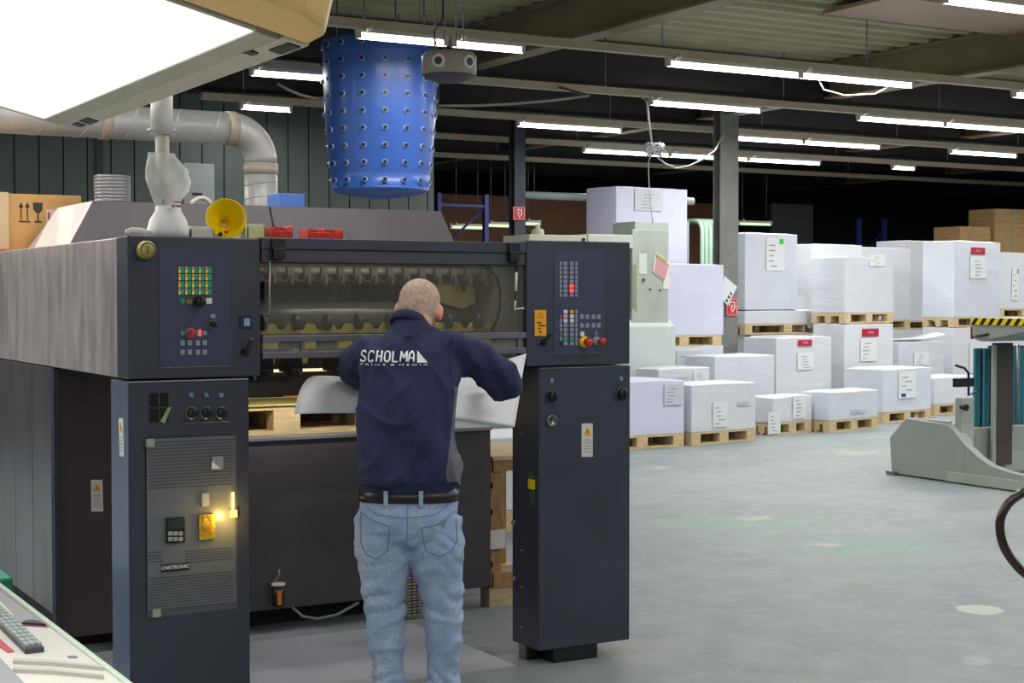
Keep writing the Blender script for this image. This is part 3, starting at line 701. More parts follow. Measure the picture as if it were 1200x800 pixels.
for x, y in ((646, 463.5), (728, 461)): knob(TR, x, y, 5.3, BLACK, .03, base=MATS['dark_column_steel'] if 'dark_column_steel' in MATS else GREYM)
p = at(645.5, 492.5, 0)
MB().use(GREYM).lathe([(0, 0), (.026, 0), (.026, -.012), (.021, -.014), (.018, -.008), (.018, -.006), (0, -.006)], (p.x, 0, p.z), 'y', 26).use(BLACK).box(p.x-.002, p.x+.002, -.008, -.005, p.z-.01, p.z+.01).build('round_lock', None, TR)
m = MB().use(mat('green_tab', '2f5a3c', .5))
for y0, y1 in ((553, 561), (573, 592)):
    p = atu(621.5, y1, 1.84); q = atu(626.5, y0, 1.84); m.box(1.834, 1.84, q.y, p.y, p.z, q.z)
m.use(YELLOW); p = atu(621, 572, 1.84); q = atu(627, 562, 1.84); m.box(1.83, 1.84, q.y, p.y, p.z, q.z); m.build('interlock_tab', None, TR)
m = MB()
for y in (508, 645, 688, 735):
    p = atu(612, y, 1.84); m.sphere((1.838, p.y, p.z), .006, 8, 6)
for y in (612, 678): p = atu(603, y, 1.84); m.sphere((1.836, p.y, p.z), .013, 10, 6)
m.build('cover_screws', GREYM, TR)
fr(TR, 'top_flange', 632, 738, 429, 431.5, mat('bright_edge', '9a9ea8', .4, .4), .004, bev=.001)
fr(TL, 'top_flange', 150, 291, 444.5, 447, MATS['bright_edge'], .004, bev=.001)

# pallet and load inside delivery ------------------------------------
_pal = None
def make_pallet(label, loc, rot, group, L_=1.2, W_=.8):
    """euro pallet; near long side along local x"""
    t = thing('wooden_pallet', label, 'pallet', loc, rot, group)
    R = Matrix.Translation(Vector(loc)) @ Matrix.Rotation(rot, 4, 'Z')
    def bx(n, x0, x1, y0, y1, z0, z1): MB().box(x0, x1, y0, y1, z0, z1, R).build(n, WOODP, t)
    for y0, y1 in ((0, .1), (.35*W_/.8, .45*W_/.8), (W_-.1, W_)): bx('bottom_board', 0, L_, y0, y1, 0, .022)
    for x in (0, L_/2-.07, L_-.14):
        for y in (0, W_/2-.05, W_-.1): bx('block', x, x+.14, y, y+.1, .022, .1)
        bx('cross_board', x, x+.14, 0, W_, .1, .122)
    for i in range(5): bx('top_board', 0, L_, i*(W_-.12)/4, i*(W_-.12)/4+.12, .122, .144)
    return t
_pc = {}
def pallet(label, loc, rot, L_, W_, group='wooden pallets under the paper stacks'):
    key = (round(L_, 1), round(W_, 1))
    if key not in _pc:
        _pc[key] = make_pallet(label, loc, rot, group, L_, W_); return _pc[key]
    r = dup(_pc[key], loc, rot, label, group); return r
make_pallet('wooden pallet standing on the press sill beneath the paper sheet', (.62, 1.32, .965), 0, None, 1.1, .5)
m = MB(); R0 = Matrix.Identity(4)
m.box(.6, 1.74, 1.30, 1.8, 1.110, 1.118)
tag(m.build('pallet_cover_board', mat('yellowed_board', 'c9bb6c', .6, 0, 8, .15)), 'yellowish board lying on the pallet inside the press', 'board')
for i, x in enumerate((.62, 1.05, 1.36)):
    tag(MB().box(x, x+.12, 1.83, 1.875, .966, 1.12+.0*i).build('orange_fork', mat('orange_fork_paint', 'b4551c', .5, 0, 8, .2), None, .004), 'orange lifting fork behind the pallet inside the press, %s' % ('beside the wooden block', 'under the curled sheet', 'nearest the man')[i], 'lifting fork', 'orange forks inside the press')

# objects on top of the press -------------------------------------------
# bag over bottle
p = at(197, 276, .16); bx_, bz = p.x, 1.884
t = thing('plastic_bag', 'clear plastic bag of white powder standing on the press below a white tube', 'bag', (bx_, .16, bz))
prof = [(.0, .085), (.02, .088), (.06, .075), (.10, .05), (.13, .048)]
m = MB(); vs = []; fs = []; n = 28; rings = [(0, .083, .07), (.03, .083, .07), (.07, .072, .06), (.105, .052, .04), (.125, .048, .035)]
for j, (z, a_, b_) in enumerate(rings):
    for k in range(n):
        an = 2*math.pi*k/n; f = 1+.05*math.sin(5*an+j)+.03*math.sin(9*an-j*2); vs.append((bx_+a_*f*math.cos(an), .16+b_*f*math.sin(an), bz+z))
for j in range(len(rings)-1):
    for k in range(n): fs.append((j*n+k, j*n+(k+1) % n, (j+1)*n+(k+1) % n, (j+1)*n+k))
fs.append(tuple(range(n))); fs.append(tuple((len(rings)-1)*n+k for k in range(n)))
m.add(vs, fs, True); m.build('powder', mat('white_powder', 'e8e8ea', .8), t)
m = MB(); vs = []; fs = []; rings = [(.125, .05, .037, 0), (.15, .056, .035, 0), (.19, .072, .035, .004), (.23, .082, .03, .004), (.27, .08, .028, -.005), (.30, .07, .03, -.014), (.325, .058, .03, -.024), (.335, .055, .03, -.026)]
for j, (z, a_, b_, ox) in enumerate(rings):
    for k in range(n):
        an = 2*math.pi*k/n; f = 1+.10*math.sin(4*an+j*.9)+.06*math.sin(9*an-j*1.7)+.03*math.sin(17*an+j*2.6); vs.append((bx_+ox+a_*f*math.cos(an), .16+b_*f*math.sin(an), bz+z))
for j in range(len(rings)-1):
    for k in range(n): fs.append((j*n+k, j*n+(k+1) % n, (j+1)*n+(k+1) % n, (j+1)*n+k))
m.add(vs, fs, True); m.build('clear_film', pane_mat('clear_bag_film', 'ffffff', .38, .06, 14), t)
m = MB().use(INK).box(bx_+.002, bx_+.035, .095, .0955, bz+.135, bz+.142).use(mat('purple_print', '8c3a70', .5)).box(bx_-.004, bx_+.01, .099, .0995, bz+.118, bz+.127).box(bx_+.016, bx_+.032, .099, .0995, bz+.118, bz+.127)
m.build('bag_print', None, t)
t = thing('white_tube', 'white upright tube with a thicker collar rising out of the plastic bag', 'tube', (bx_-.02, .16, bz))
tx = at(190, 150, .16).x
MB().use(BEIGE).cyl((tx, .16, bz+.13), (tx, .16, bz+.47), .027, 20).build('tube', mat('cream_tube', 'c9c6b2', .5, 0, 9, .05), t)
m = MB(); m.cyl((tx-.003, .16, at(0, 148, .16).z), (tx+.0, .16, at(0, 102, .16).z+.02), .043, 24); m.build('collar', WHITE, t)
MB().box(tx-.055, tx+.05, .135, .185, at(0, 143, .16).z, at(0, 141, .16).z).build('clamp_strip', WHITE, t)
# cloth
m = MB(); p = at(160, 276, .12)
m.tube([at(150, 276, .1), at(149, 271, .1), at(155, 269, .12), at(165, 270, .14), at(176, 273, .15), at(178, 276, .15)], [.008, .009, .01, .011, .01, .006], 8); m.box(p.x-.035, p.x+.06, .08, .18, 1.884, 1.889)
tag(m.build('folded_cloth', mat('white_cloth', 'cfd0ce', .8)), 'small folded white cloth on the press corner beside the bag', 'cloth')
# funnel
p = at(265, 256, .2)
t = thing('yellow_funnel', 'bright yellow plastic funnel leaning with its wide mouth towards the room', 'funnel', (p.x, .25, 1.884))
R = Matrix.Translation((p.x, .2, p.z+.0)) @ Matrix.Rotation(math.radians(-12), 4, 'X') @ Matrix.Rotation(math.radians(-12), 4, 'Z')
m = MB(); m.lathe([(.083, .0), (.083, -.008), (.08, -.008), (.076, .0), (.05, .03), (.018, .07), (.012, .12), (.010, .12), (.014, .07), (.048, .034), (.074, .006), (.083, 0)], (0, 0, 0), 'y', 36); m.v = [R @ q for q in m.v]; m.build('cone', YELLOW, t)
m = MB().use(ORANGE).sphere(R @ Vector((-.005, -.014, -.055)), .011, 10, 7).use(BLACK).sphere(R @ Vector((-.03, -.012, -.066)), .009, 10, 7); m.build('orange_cap', None, t)
# white trays
for i, (xa, xb, ya, yb, col, lab) in enumerate(((218, 245, 262, 277, 'cfccbf', 'cream plastic tray lying between the bag and the yellow funnel'), (284, 305, 259, 277, 'd4d49c', 'pale yellow tray of white sheets just right of the yellow funnel'))):
    p = at(xa, yb, .2); q = at(xb, ya, .2)
    t = thing('plastic_tray', lab, 'tray', ((p.x+q.x)/2, .2, 1.884))
    z1 = q.z-.01
    m = MB(); m.box(p.x, q.x, .14, .34, 1.884, 1.889); m.box(p.x, p.x+.004, .14, .34, 1.889, z1-.01); m.box(q.x-.004, q.x, .14, .34, 1.889, z1-.01); m.box(p.x, q.x, .14, .144, 1.889, z1-.015); m.box(p.x, q.x, .336, .34, 1.889, z1-.005)
    m.build('shell', mat('tray_%d' % i, col, .5), t)
    MB().box(p.x+.008, q.x-.008, .15, .33, 1.889, z1-.004, ).build('contents', WHITE, t)
# red bins
for i, (xa, xb, ya) in enumerate(((318, 343, 265), (361, 402, 268))):
    v = .12; p = at(xa, 279, v); q = at(xb, ya, v); zb = 1.889; zt = q.z
    t = thing('parts_bin', ('small red parts bin on the press above the guard hinge', 'longer red parts bin with two compartments on the press top')[i], 'bin', ((p.x+q.x)/2, v, zb), 0, 'red bins on the press')
    m = MB(); m.box(p.x, q.x, v, v+.1, zb, zb+.004); m.box(p.x, p.x+.004, v, v+.1, zb, zt-.006); m.box(q.x-.004, q.x, v, v+.1, zb, zt); m.box(p.x, q.x, v+.096, v+.1, zb, zt); m.box(p.x, q.x, v, v+.004, zb, zb+.6*(zt-zb))
    if i: m.box((p.x+q.x)/2-.002, (p.x+q.x)/2+.002, v, v+.1, zb, zt)
    m.build('shell', REDM, t, .001)
    a_ = (p.x+q.x)/2
    MB().prism([(p.x-.012, zb+.0), (p.x+.012, zt), (p.x+.02, zt), (p.x-.004, zb)], lambda a, b_: Vector((a, v-.003, b_)), lambda a, b_: Vector((a, v, b_))).build('front_lip', REDM, t)
# rings (flexible duct collar) on hood
p = at(110, 240, 2.2); q = at(153, 207, 2.2); cx = (p.x+q.x)/2; r_ = (q.x-p.x)/2*.98
m = MB(); prof = []; z = 2.119; zt = q.z
while z < zt-.005:
    prof += [(r_-.006, z), (r_, z+.006), (r_, z+.012), (r_-.006, z+.018)]; z += .018
prof += [(r_-.006, z), (r_-.02, z), (r_-.02, 2.119)]
m.lathe(prof, (cx, 2.2, 0), 'z', 36)
tag(m.build('ribbed_duct_collar', mat('dull_tin', '8e8f92', .35, .7)), 'short ribbed silver duct collar standing on the press hood beside the cardboard box', 'duct collar')
# cardboard box at far left
t = thing('cardboard_box', 'large brown cardboard box with fragile and upright symbols beside the press hood', 'box', (.03, 2.55, 1.88))
xl, xr = at(-40, 240, 2.52).x, at(10, 240, 2.52).x
xb = at(106, 240, 2.52).x; zt = at(50, 228, 2.52).z
xb = .47
m = MB(); m.box(-.45, xb, 2.52, 3.1, 1.882, zt); m.build('carton', CARD, t, .004)
MB().box(-.46, at(10, 240, 2.51).x, 2.505, 2.52, 1.885, zt+.006).build('pale_flap', mat('pale_card', 'd8bd98', .7), t)
m = MB()
v = 2.517
for x in (22.5, 30): m.box(at(x-.6, 0, v).x, at(x+.6, 0, v).x, v, v+.004, at(0, 257, v).z, at(0, 240, v).z); m.prism([(at(x-2.8, 0, v).x, at(0, 242, v).z), (at(x+2.8, 0, v).x, at(0, 242, v).z), (at(x, 0, v).x, at(0, 236, v).z)], lambda a, b_: Vector((a, v, b_)), lambda a, b_: Vector((a, v+.004, b_)))
m.box(at(19.5, 0, v).x, at(33, 0, v).x, v, v+.004, at(0, 259.5, v).z, at(0, 258, v).z)
m.prism([(at(x, 0, v).x, at(0, y, v).z) for x, y in ((36.5, 236), (48, 236), (47.5, 244), (44.5, 248), (40, 248), (37, 244))], lambda a, b_: Vector((a, v, b_)), lambda a, b_: Vector((a, v+.004, b_)))
m.box(at(41.6, 0, v).x, at(43, 0, v).x, v, v+.004, at(0, 258, v).z, at(0, 247, v).z); m.box(at(38.5, 0, v).x, at(47, 0, v).x, v, v+.004, at(0, 259.5, v).z, at(0, 257.8, v).z)
m.build('shipping_symbols', mat('print_dark', '3a3230', .7), t)
m = MB().use(mat('pale_shipping_label', 'e0cfc0', .6)).box(at(52, 0, v).x, at(78, 0, v).x, v, v+.004, at(0, 260, v).z, at(0, 244, v).z).use(REDLAB).box(at(54, 0, v).x, at(56, 0, v).x, v-.001, v+.003, at(0, 258, v).z, at(0, 247, v).z)
m.build('shipping_label', None, t)
# wrapping under box (crumpled orange paper)
m = MB(); m.box(.02, .3, 2.3, 2.5, 1.882, 1.895); tag(m.build('wrapping_paper', mat('orange_wrap', 'b9784a', .7, 0, 6, .2, .6, 20), None, .004), 'crumpled brown wrapping paper in front of the cardboard box', 'paper')
# white panel poster on wall, blue box, handles behind hood
p = at(211, 240, WV); q = at(247, 193, WV)
t = thing('wall_cabinet', 'flat grey white cabinet on the green wall behind the plastic bag', 'cabinet', ((p.x+q.x)/2, WV, p.z-.4))
MB().box(p.x, q.x, WV-.14, WV, p.z-.4, q.z).build('body', mat('cabinet_grey', '8d9290', .5), t, .01)
MB().box(at(219, 0, WV).x, at(231, 0, WV).x, WV-.145, WV-.14, at(0, 222, WV).z, at(0, 219, WV).z).build('dark_slot', BLACK, t)
v = 2.3; p = at(328, 244, v); q = at(357, 227, v)
tag(MB().box(p.x, q.x, v, v+.2, 2.119, q.z).build('blue_box', mat('blue_plastic', '5a80d8', .5), None, .006), 'small plain blue box on the press hood beside the silver duct', 'box')
t = thing('tape_dispenser', 'white rounded dispenser on the hood behind the yellow funnel', 'dispenser', (at(236, 240, 2.0).x, 2.0, 2.119))
m = MB(); a = at(225, 240, 2.0).x; b2 = at(246, 240, 2.0).x; c0 = (a+b2)/2
m.tube([(a, 2.0, 2.125), (a+.004, 2.0, 2.145), (c0-.01, 2.0, 2.165), (c0+.02, 2.0, 2.165), (b2, 2.0, 2.15), (b2, 2.0, 2.125)], .012, 8); m.build('body', WHITE, t)

# spiral duct ---------------------------------------------------------------
DV = 3.1; zc = (at(150, 125, DV).z+at(150, 163, DV).z)/2; r_ = .098
ux = (at(285, 200, DV).x+at(326, 200, DV).x)/2
t = thing('ventilation_duct', 'silver spiral ventilation duct running to an elbow down behind the press', 'duct', (ux, DV, 2.0))
pts = [(-5.5, DV, zc), (-3, DV, zc), (0, DV, zc), (ux-.2, DV, zc)]
m = MB(); m.tube(pts, r_, 28); 
m.build('horizontal_run', ALU, t)
el = [Vector((ux-.2+.2*math.sin(a), DV, zc-.2+.2*math.cos(a))) for a in [math.pi/2*i/10 for i in range(11)]]
MB().tube(el, r_+.002, 28).build('elbow', ALU, t)
MB().tube([(ux, DV, zc-.2), (ux, DV, 1.905)], r_+.003, 28).build('vertical_run', ALU, t)
for x in (122, 270): u = at(x, 145, DV).x; MB().tube([(u-.03, DV, zc), (u+.03, DV, zc)], r_+.006, 28).build('joint_band', mat('pale_tape', 'c4bba8', .5), t)
MB().tube([(ux, DV, zc-.27), (ux, DV, zc-.21)], r_+.007, 28).build('joint_band', MATS['pale_tape'], t)
n_ = 24*14
m = MB(); m.tube([(-2.0+(ux-.25+2.0)*i/n_, DV+(r_+.001)*math.sin(i*2*math.pi/24), zc+(r_+.001)*math.cos(i*2*math.pi/24)) for i in range(n_+1)], .003, 4); m.build('spiral_seam', ALU, t)
n_ = 24*5
m = MB(); m.tube([(ux+(r_+.004)*math.cos(i*2*math.pi/24), DV+(r_+.004)*math.sin(i*2*math.pi/24), 1.95+(zc-.3-1.95)*i/n_) for i in range(n_+1)], .003, 4); m.build('spiral_seam', ALU, t)
# floor cable / plate in front of press
m = MB(); m.box(.5, 1.75, .05, 1.08, 0, .006); tag(m.build('floor_plate', mat('lavender_grey_plate', 'a4a6b2', .45, 0, 3, .12)), 'thin worn grey floor plate between the two press towers', 'floor plate')
# wooden crate beside skirt
t = thing('wooden_crate', 'open wooden crate standing behind the tower, showing its end frame', 'crate', (2.45, 1.4, 0))
u0, u1, v0, v1, h_ = 2.31, 2.75, 1.27, 1.95, .78
for (a, b2) in ((u0, u0+.05), (u1-.05, u1)):
    for (c_, d_) in ((v0, v0+.05), (v1-.05, v1)): MB().box(a, b2, c_, d_, .1, h_).build('post', WOODD, t)
for z0 in (.1, .72): MB().box(u0, u1, v0-.01, v0, z0, z0+.08).build('rail_board', WOODD, t)
for i in range(5): MB().box(u0-.012, u0, v0, v1, .1+i*.14, .1+i*.14+.11).build('side_board', WOODD, t)
for i in range(5): MB().box(u0, u1, v1, v1+.012, .1+i*.14, .1+i*.14+.11).build('back_board', WOODD, t)
MB().box(u0-.01, u1+.01, v0-.02, v1+.02, .78, .8).build('lid', WOODP, t)
for vv in (v0, v1-.1): MB().box(u0-.02, u1+.02, vv, vv+.1, 0, .1).build('skid', WOODP, t)
p = at(581, 632, v0-.02)
MB().box(p.x-.05, p.x+.06, v0-.02, v0-.01, p.z-.05, p.z+.05).build('paper_label', WHITE, t)
p = at(588, 520, 3.5)
t2 = make_pallet('bare wooden pallet glimpsed in the gap between press skirt and tower', (p.x-.5, 3.5, 0), 0, None, 1.2, .8)
MB().box(p.x-.45, p.x+.6, 3.55, 4.25, .145, .62)
tag(MB().box(p.x-.45, p.x+.6, 3.55, 4.2, .145, .66).build('paper_stack', PB1, None, .01), 'pale paper stack glimpsed in the gap between press skirt and tower', 'paper stack')

# ================================================================== PERSON
PX, PY = -.40, 6.0
P0 = prs(PX, PY, 0)
PROT = -YAW
def remeshed(mb, voxel, smooth=4):
    me = bpy.data.meshes.new('tmp'); me.from_pydata([tuple(q) for q in mb.v], [], mb.f)
    bm = bmesh.new(); bm.from_mesh(me); bmesh.ops.recalc_face_normals(bm, faces=bm.faces); bm.to_mesh(me); bm.free()
    o = bpy.data.objects.new('tmp', me); COL.objects.link(o)
    r = o.modifiers.new('r', 'REMESH'); r.mode = 'VOXEL'; r.voxel_size = voxel
    s = o.modifiers.new('s', 'SMOOTH'); s.iterations = smooth; s.factor = .5
    dg = bpy.context.evaluated_depsgraph_get(); out = bpy.data.meshes.new_from_object(o.evaluated_get(dg))
    bpy.data.objects.remove(o); return out
def limb(mb, pts, rad, n=20):
    """closed rounded tube"""
    pts = [Vector(p) for p in pts]
    rad = [q if isinstance(q, (tuple, list)) else (q, q) for q in rad]
    # subdivide with smooth interpolation
    P2 = []; R2 = []
    for i in range(len(pts)-1):
        p0 = pts[max(0, i-1)]; p1 = pts[i]; p2 = pts[i+1]; p3 = pts[min(len(pts)-1, i+2)]
        for k in range(4):
            t = k/4
            P2.append(.5*((2*p1)+(p2-p0)*t+(2*p0-5*p1+4*p2-p3)*t*t+(3*p1-p0-3*p2+p3)*t**3))
            R2.append((rad[i][0]*(1-t)+rad[i+1][0]*t, rad[i][1]*(1-t)+rad[i+1][1]*t))
    P2.append(pts[-1]); R2.append(rad[-1]); mb.tube(P2, R2, n)
def torso(mb, secs, n=32, e=2.5):
    """secs: (cx,cy,z,rx,ry)"""
    vs = []; fs = []
    for (cx, cy, z, rx, ry) in secs:
        for k in range(n):
            a = 2*math.pi*k/n; ca, sa = math.cos(a), math.sin(a)
            vs.append((cx+rx*math.copysign(abs(ca)**(2/e), ca), cy+ry*math.copysign(abs(sa)**(2/e), sa), z))
    for j in range(len(secs)-1):
        for k in range(n): fs.append((j*n+k, j*n+(k+1) % n, (j+1)*n+(k+1) % n, (j+1)*n+k))
    fs.append(tuple(range(n))[::-1]); fs.append(tuple((len(secs)-1)*n+k for k in range(n)))
    mb.add(vs, fs)
def link_mesh(me, name, m, parent, smooth=True, matfn=None):
    me.materials.clear()
    for q in (m if isinstance(m, list) else [m]): me.materials.append(q)
    for p in me.polygons:
        p.use_smooth = smooth; p.material_index = matfn(p) if matfn else 0
    o = bpy.data.objects.new(name, me); COL.objects.link(o)
    if parent is not None: o.parent = parent
    return o
SKIN = mat('skin', 'd8a48e', .55, 0, 14, .06, .05, 200)
# joints (relative: x right, y away, z up)
SR = (.165, .11, 1.44); ER = (.375, .17, 1.315); WR = (.335, .47, 1.32)
SL = (-.17, .11, 1.43); EL = (-.225, .30, 1.36); WL = (-.14, .47, 1.27)
HEADC = Vector((.030, .20, 1.610))
bmb = MB()
torso(bmb, [(0, 0, .80, .15, .10), (0, 0, .9, .16, .11), (0, .01, 1.1, .15, .10), (0, .06, 1.3, .16, .10), (0, .1, 1.43, .17, .09), (0, .12, 1.49, .09, .07)])
limb(bmb, [(0.01, .12, 1.45), (.02, .145, 1.53), (.035, .18, 1.60)], [.065, .06, .058])
HM = Matrix.Rotation(math.radians(-10), 3, 'Z') @ Matrix.Rotation(math.radians(-24), 3, 'X') @ Matrix.Rotation(math.radians(4), 3, 'Y')
bmb.sphere(HEADC, (.083, .1, .106), 24, 16, HM)
bmb.sphere(HEADC+HM @ Vector((0, -.01, .022)), (.082, .093, .086), 24, 16, HM)
def hp(x, y, z): return HEADC+HM @ Vector((x, y, z))
bmb.sphere(hp(0, .035, -.055), (.058, .06, .07), 20, 12, HM)           # jaw
bmb.sphere(hp(0, .100, -.012), (.012, .022, .022), 12, 8, HM)          # nose
bmb.sphere(hp(0, .088, .02), (.045, .014, .012), 12, 8, HM)            # brow
bmb.sphere(hp(0, .088, -.055), (.024, .013, .01), 12, 8, HM)          # mouth
for s in (-1, 1):
    bmb.sphere(hp(s*.090, .004, -.022), (.011, .021, .034), 14, 10, HM)     # ears
limb(bmb, [SR, ER], [.05, .042]); limb(bmb, [ER, WR], [.042, .028])
limb(bmb, [SL, EL], [.05, .042]); limb(bmb, [EL, WL], [.042, .028])
def hand(W, dirv, side, palmn):
    d = Vector(dirv).normalized(); n_ = Vector(palmn).normalized(); n_ = (n_-d*n_.dot(d)).normalized(); s_ = d.cross(n_).normalized()*side
    W = Vector(W)
    limb(bmb, [W-d*.02, W+d*.03, W+d*.085], [(.026, .02), (.036, .017), (.042, .015)])
    for i, ln in enumerate((.072, .082, .076, .06)):
        b0 = W+d*.08+s_*(.031-.0205*i)
        limb(bmb, [b0, b0+d*ln*.45+n_*.006, b0+d*ln*.75+n_*.028, b0+d*ln*.8+n_*.05], [.0095, .009, .0085, .0075], 10)
    b0 = W+d*.03+s_*.03
    limb(bmb, [b0, b0+s_*.022+d*.025+n_*.012, b0+s_*.024+d*.055+n_*.03], [.012, .0105, .0085], 10)
hand(WR, (-.35, .8, .0), -1, (0, .1, -1)); hand(WL, (.1, .9, .05), 1, (0, .1, -1))
for s, hx, kx, ax in ((-1, -.095, -.095, -.08), (1, .10, .13, .135)):
    limb(bmb, [(hx, -.005, .80), ((hx+kx)/2, -.005, .62), (kx, .01, .46), ((kx+ax)/2, .016, .28), (ax, .02, .07)], [.075, .065, .045, .042, .032]);
    limb(bmb, [(ax, -.0, .045), (ax+s*.015, .08, .04), (ax+s*.03, .17, .03)], [(.038, .035), (.042, .03), (.038, .02)])
me = remeshed(bmb, .006, 3)
zs = HM.inverted()
HAIR = mat('cropped_greying_hair', 'bea494', .8, 0, 60, .25, .3, 300)
def hairfn(p):
    q = zs @ (p.center-HEADC); r = q.length
    if q.z > -.135 and abs(q.x) < .0845 and q.y < .055+.3*max(0, q.z) and q.z > -.05-.2*q.y*0 and (q.z > -.06): return 1
    return 0
EARM = mat('reddish_ear_skin', 'e0907c', .5)
def hairfn2(p):
    q = zs @ (p.center-HEADC)
    if .086 < abs(q.x) < .12 and abs(q.z+.02) < .05 and abs(q.y) < .05: return 2
    return hairfn(p)
person = link_mesh(me, 'person', [SKIN, HAIR, EARM], None, True, hairfn2)
tag(person, 'man in navy sweater and pale jeans, seen from behind, handling a paper sheet', 'person')
person.location = P0; person.rotation_euler = (0, 0, PROT); ROOTM[person] = Matrix.Identity(4)
# darker crown tuft as hair child
hm = MB(); hm.sphere(HEADC, (.0845, .1015, .1095), 40, 28, HM)
hm2 = MB()
keep = [f for f in hm.f if all((zs @ (hm.v[i]-HEADC)).z > .068 and (zs @ (hm.v[i]-HEADC)).y > -.055 for i in f)]
hm2.v = hm.v; hm2.f = keep; hm2.m = [0]*len(keep); hm2.sm = [True]*len(keep)
hm2.build('hair', mat('short_brown_hair', '806a5a', .85, 0, 80, .3, .5, 400), person)
# jeans
DEN = bpy.data.materials.new('pale_denim'); DEN.use_nodes = True; nt = DEN.node_tree; b = nt.nodes['Principled BSDF']; b.inputs['Roughness'].default_value = .85
N = nt.nodes.new; LK = nt.links.new; tc = N('ShaderNodeTexCoord')
c = mixc(ramp(nz(5, 4).outputs['Fac'], .35, .7), lin('8aa0c4'), lin('a4b6d2'))
c = mixc(ramp(nz(6, 3, (1.5, 1.5, 1)).outputs['Fac'], .45, .7), c, lin('bccadc'))
c = mixc(ramp(nz(90, 2).outputs['Fac'], .35, .7), c, lin('8ba0c0')); LK(c, b.inputs['Base Color'])
bp = N('ShaderNodeBump'); bp.inputs['Strength'].default_value = .3; bp.inputs['Distance'].default_value = .002; LK(nz(260, 3).outputs['Fac'], bp.inputs['Height']); LK(bp.outputs[0], b.inputs['Normal'])
jm = MB()
torso(jm, [(0.0, 0, .70, .16, .10), (0.0, -.005, .75, .186, .125), (0.0, -.005, .80, .19, .125), (0.0, 0, .86, .188, .115), (0.0, 0, .905, .187, .11)], 36, 2.3)
limb(jm, [(-.095, -.005, .80), (-.098, -.012, .70), (-.098, -.0, .58), (-.097, .01, .46), (-.09, .015, .33), (-.082, .02, .2), (-.08, .02, .055)], [(.088, .112), (.093, .112), (.084, .095), (.076, .082), (.066, .072), (.054, .062), (.055, .068)], 28)
limb(jm, [(.1, -.005, .80), (.102, -.012, .70), (.115, -.0, .58), (.127, .01, .46), (.132, .015, .33), (.132, .02, .2), (.132, .02, .055)], [(.088, .112), (.093, .112), (.082, .095), (.072, .08), (.063, .072), (.051, .062), (.052, .068)], 28)
me = remeshed(jm, .008, 5)
nrm = [v.normal.copy() for v in me.vertices]
for v in me.vertices:
    n_ = nrm[v.index]; z = v.co.z; x = v.co.x; y = v.co.y
    s = -1 if x < 0 else 1
    d = 0
    for zk, wd, am in ((.47, .065, .013), (.11, .08, .018), (.64, .07, .005), (.72, .03, .006)):
        wgt = math.exp(-((z-zk)/wd)**2)
        ph = noise.noise(Vector((x*5, y*5, z*3+s*7)))*2.2
        d += am*wgt*(abs(math.sin(z*48+x*7*s+ph*3.5))**.7-.6)
    d += .006*noise.noise(Vector((x*9+3, y*9, z*14)))+.003*noise.noise(Vector((x*26, y*26, z*30)))
    q1 = noise.noise(Vector((x*4+s*3, y*3, z*7+x*s*3))); d += .007*max(0, 1-abs(q1)*4)**1.5-.002
    if z > .86: d *= .25
    v.co += n_*d
jeans = link_mesh(me, 'jeans', DEN, person)
def bvh_of(me): return BVHTree.FromPolygons([v.co for v in me.vertices], [tuple(p.vertices) for p in me.polygons])
JB = bvh_of(me)
def proj(B, x, z, off=.002, y0=-1):
    hit = B.ray_cast(Vector((x, y0, z)), Vector((0, 1, 0)))
    return Vector((x, (hit[0].y if hit[0] is not None else 0)-off, z))
def line_on(mb, B, pts, r, off=.0015):
    out = []
    for i in range(len(pts)-1):
        for k in range(8):
            t = k/8; out.append(proj(B, pts[i][0]*(1-t)+pts[i+1][0]*t, pts[i][1]*(1-t)+pts[i+1][1]*t, off))
    out.append(proj(B, *pts[-1], off)); mb.tube(out, r, 6)
def px(x, y): q = ((x-600)/F*5.88-PX, 1.65-(y-347)/F*5.88); return q
m = MB()
line_on(m, JB, [px(477, 582), px(477, 600), px(477.5, 618), px(477, 634)], .0022)
line_on(m, JB, [px(416, 588), px(440, 604), px(477, 607), px(510, 604), px(536, 586)], .002)
m.build('centre_seam', mat('denim_seam', '7a90b0', .8), jeans)
m = MB()
line_on(m, JB, [px(420, 603), px(437, 612), px(455, 617)], .002); line_on(m, JB, [px(420, 603), px(421, 640), px(427, 652), px(440, 657), px(453, 648), px(456, 617)], .0018)
m.build('back_pocket', mat('denim_seam_dark', '6b7f9c', .8), jeans)
m = MB()
line_on(m, JB, [px(493, 619), px(512, 616), px(532, 603)], .002); line_on(m, JB, [px(493, 619), px(498, 648), px(515, 654), px(529, 648), px(535, 637), px(533, 603)], .0018)
q = px(519, 617); P = [proj(JB, q[0]-.015, q[1]+.012, .003), proj(JB, q[0]+.015, q[1]+.02, .003), proj(JB, q[0]+.002, q[1]-.014, .003)]
m.use(mat('denim_seam_dark', '5d7089')); m.add(P, [(0, 1, 2)])
m.build('back_pocket', MATS['denim_seam_dark'] if not m.mats else None, jeans)
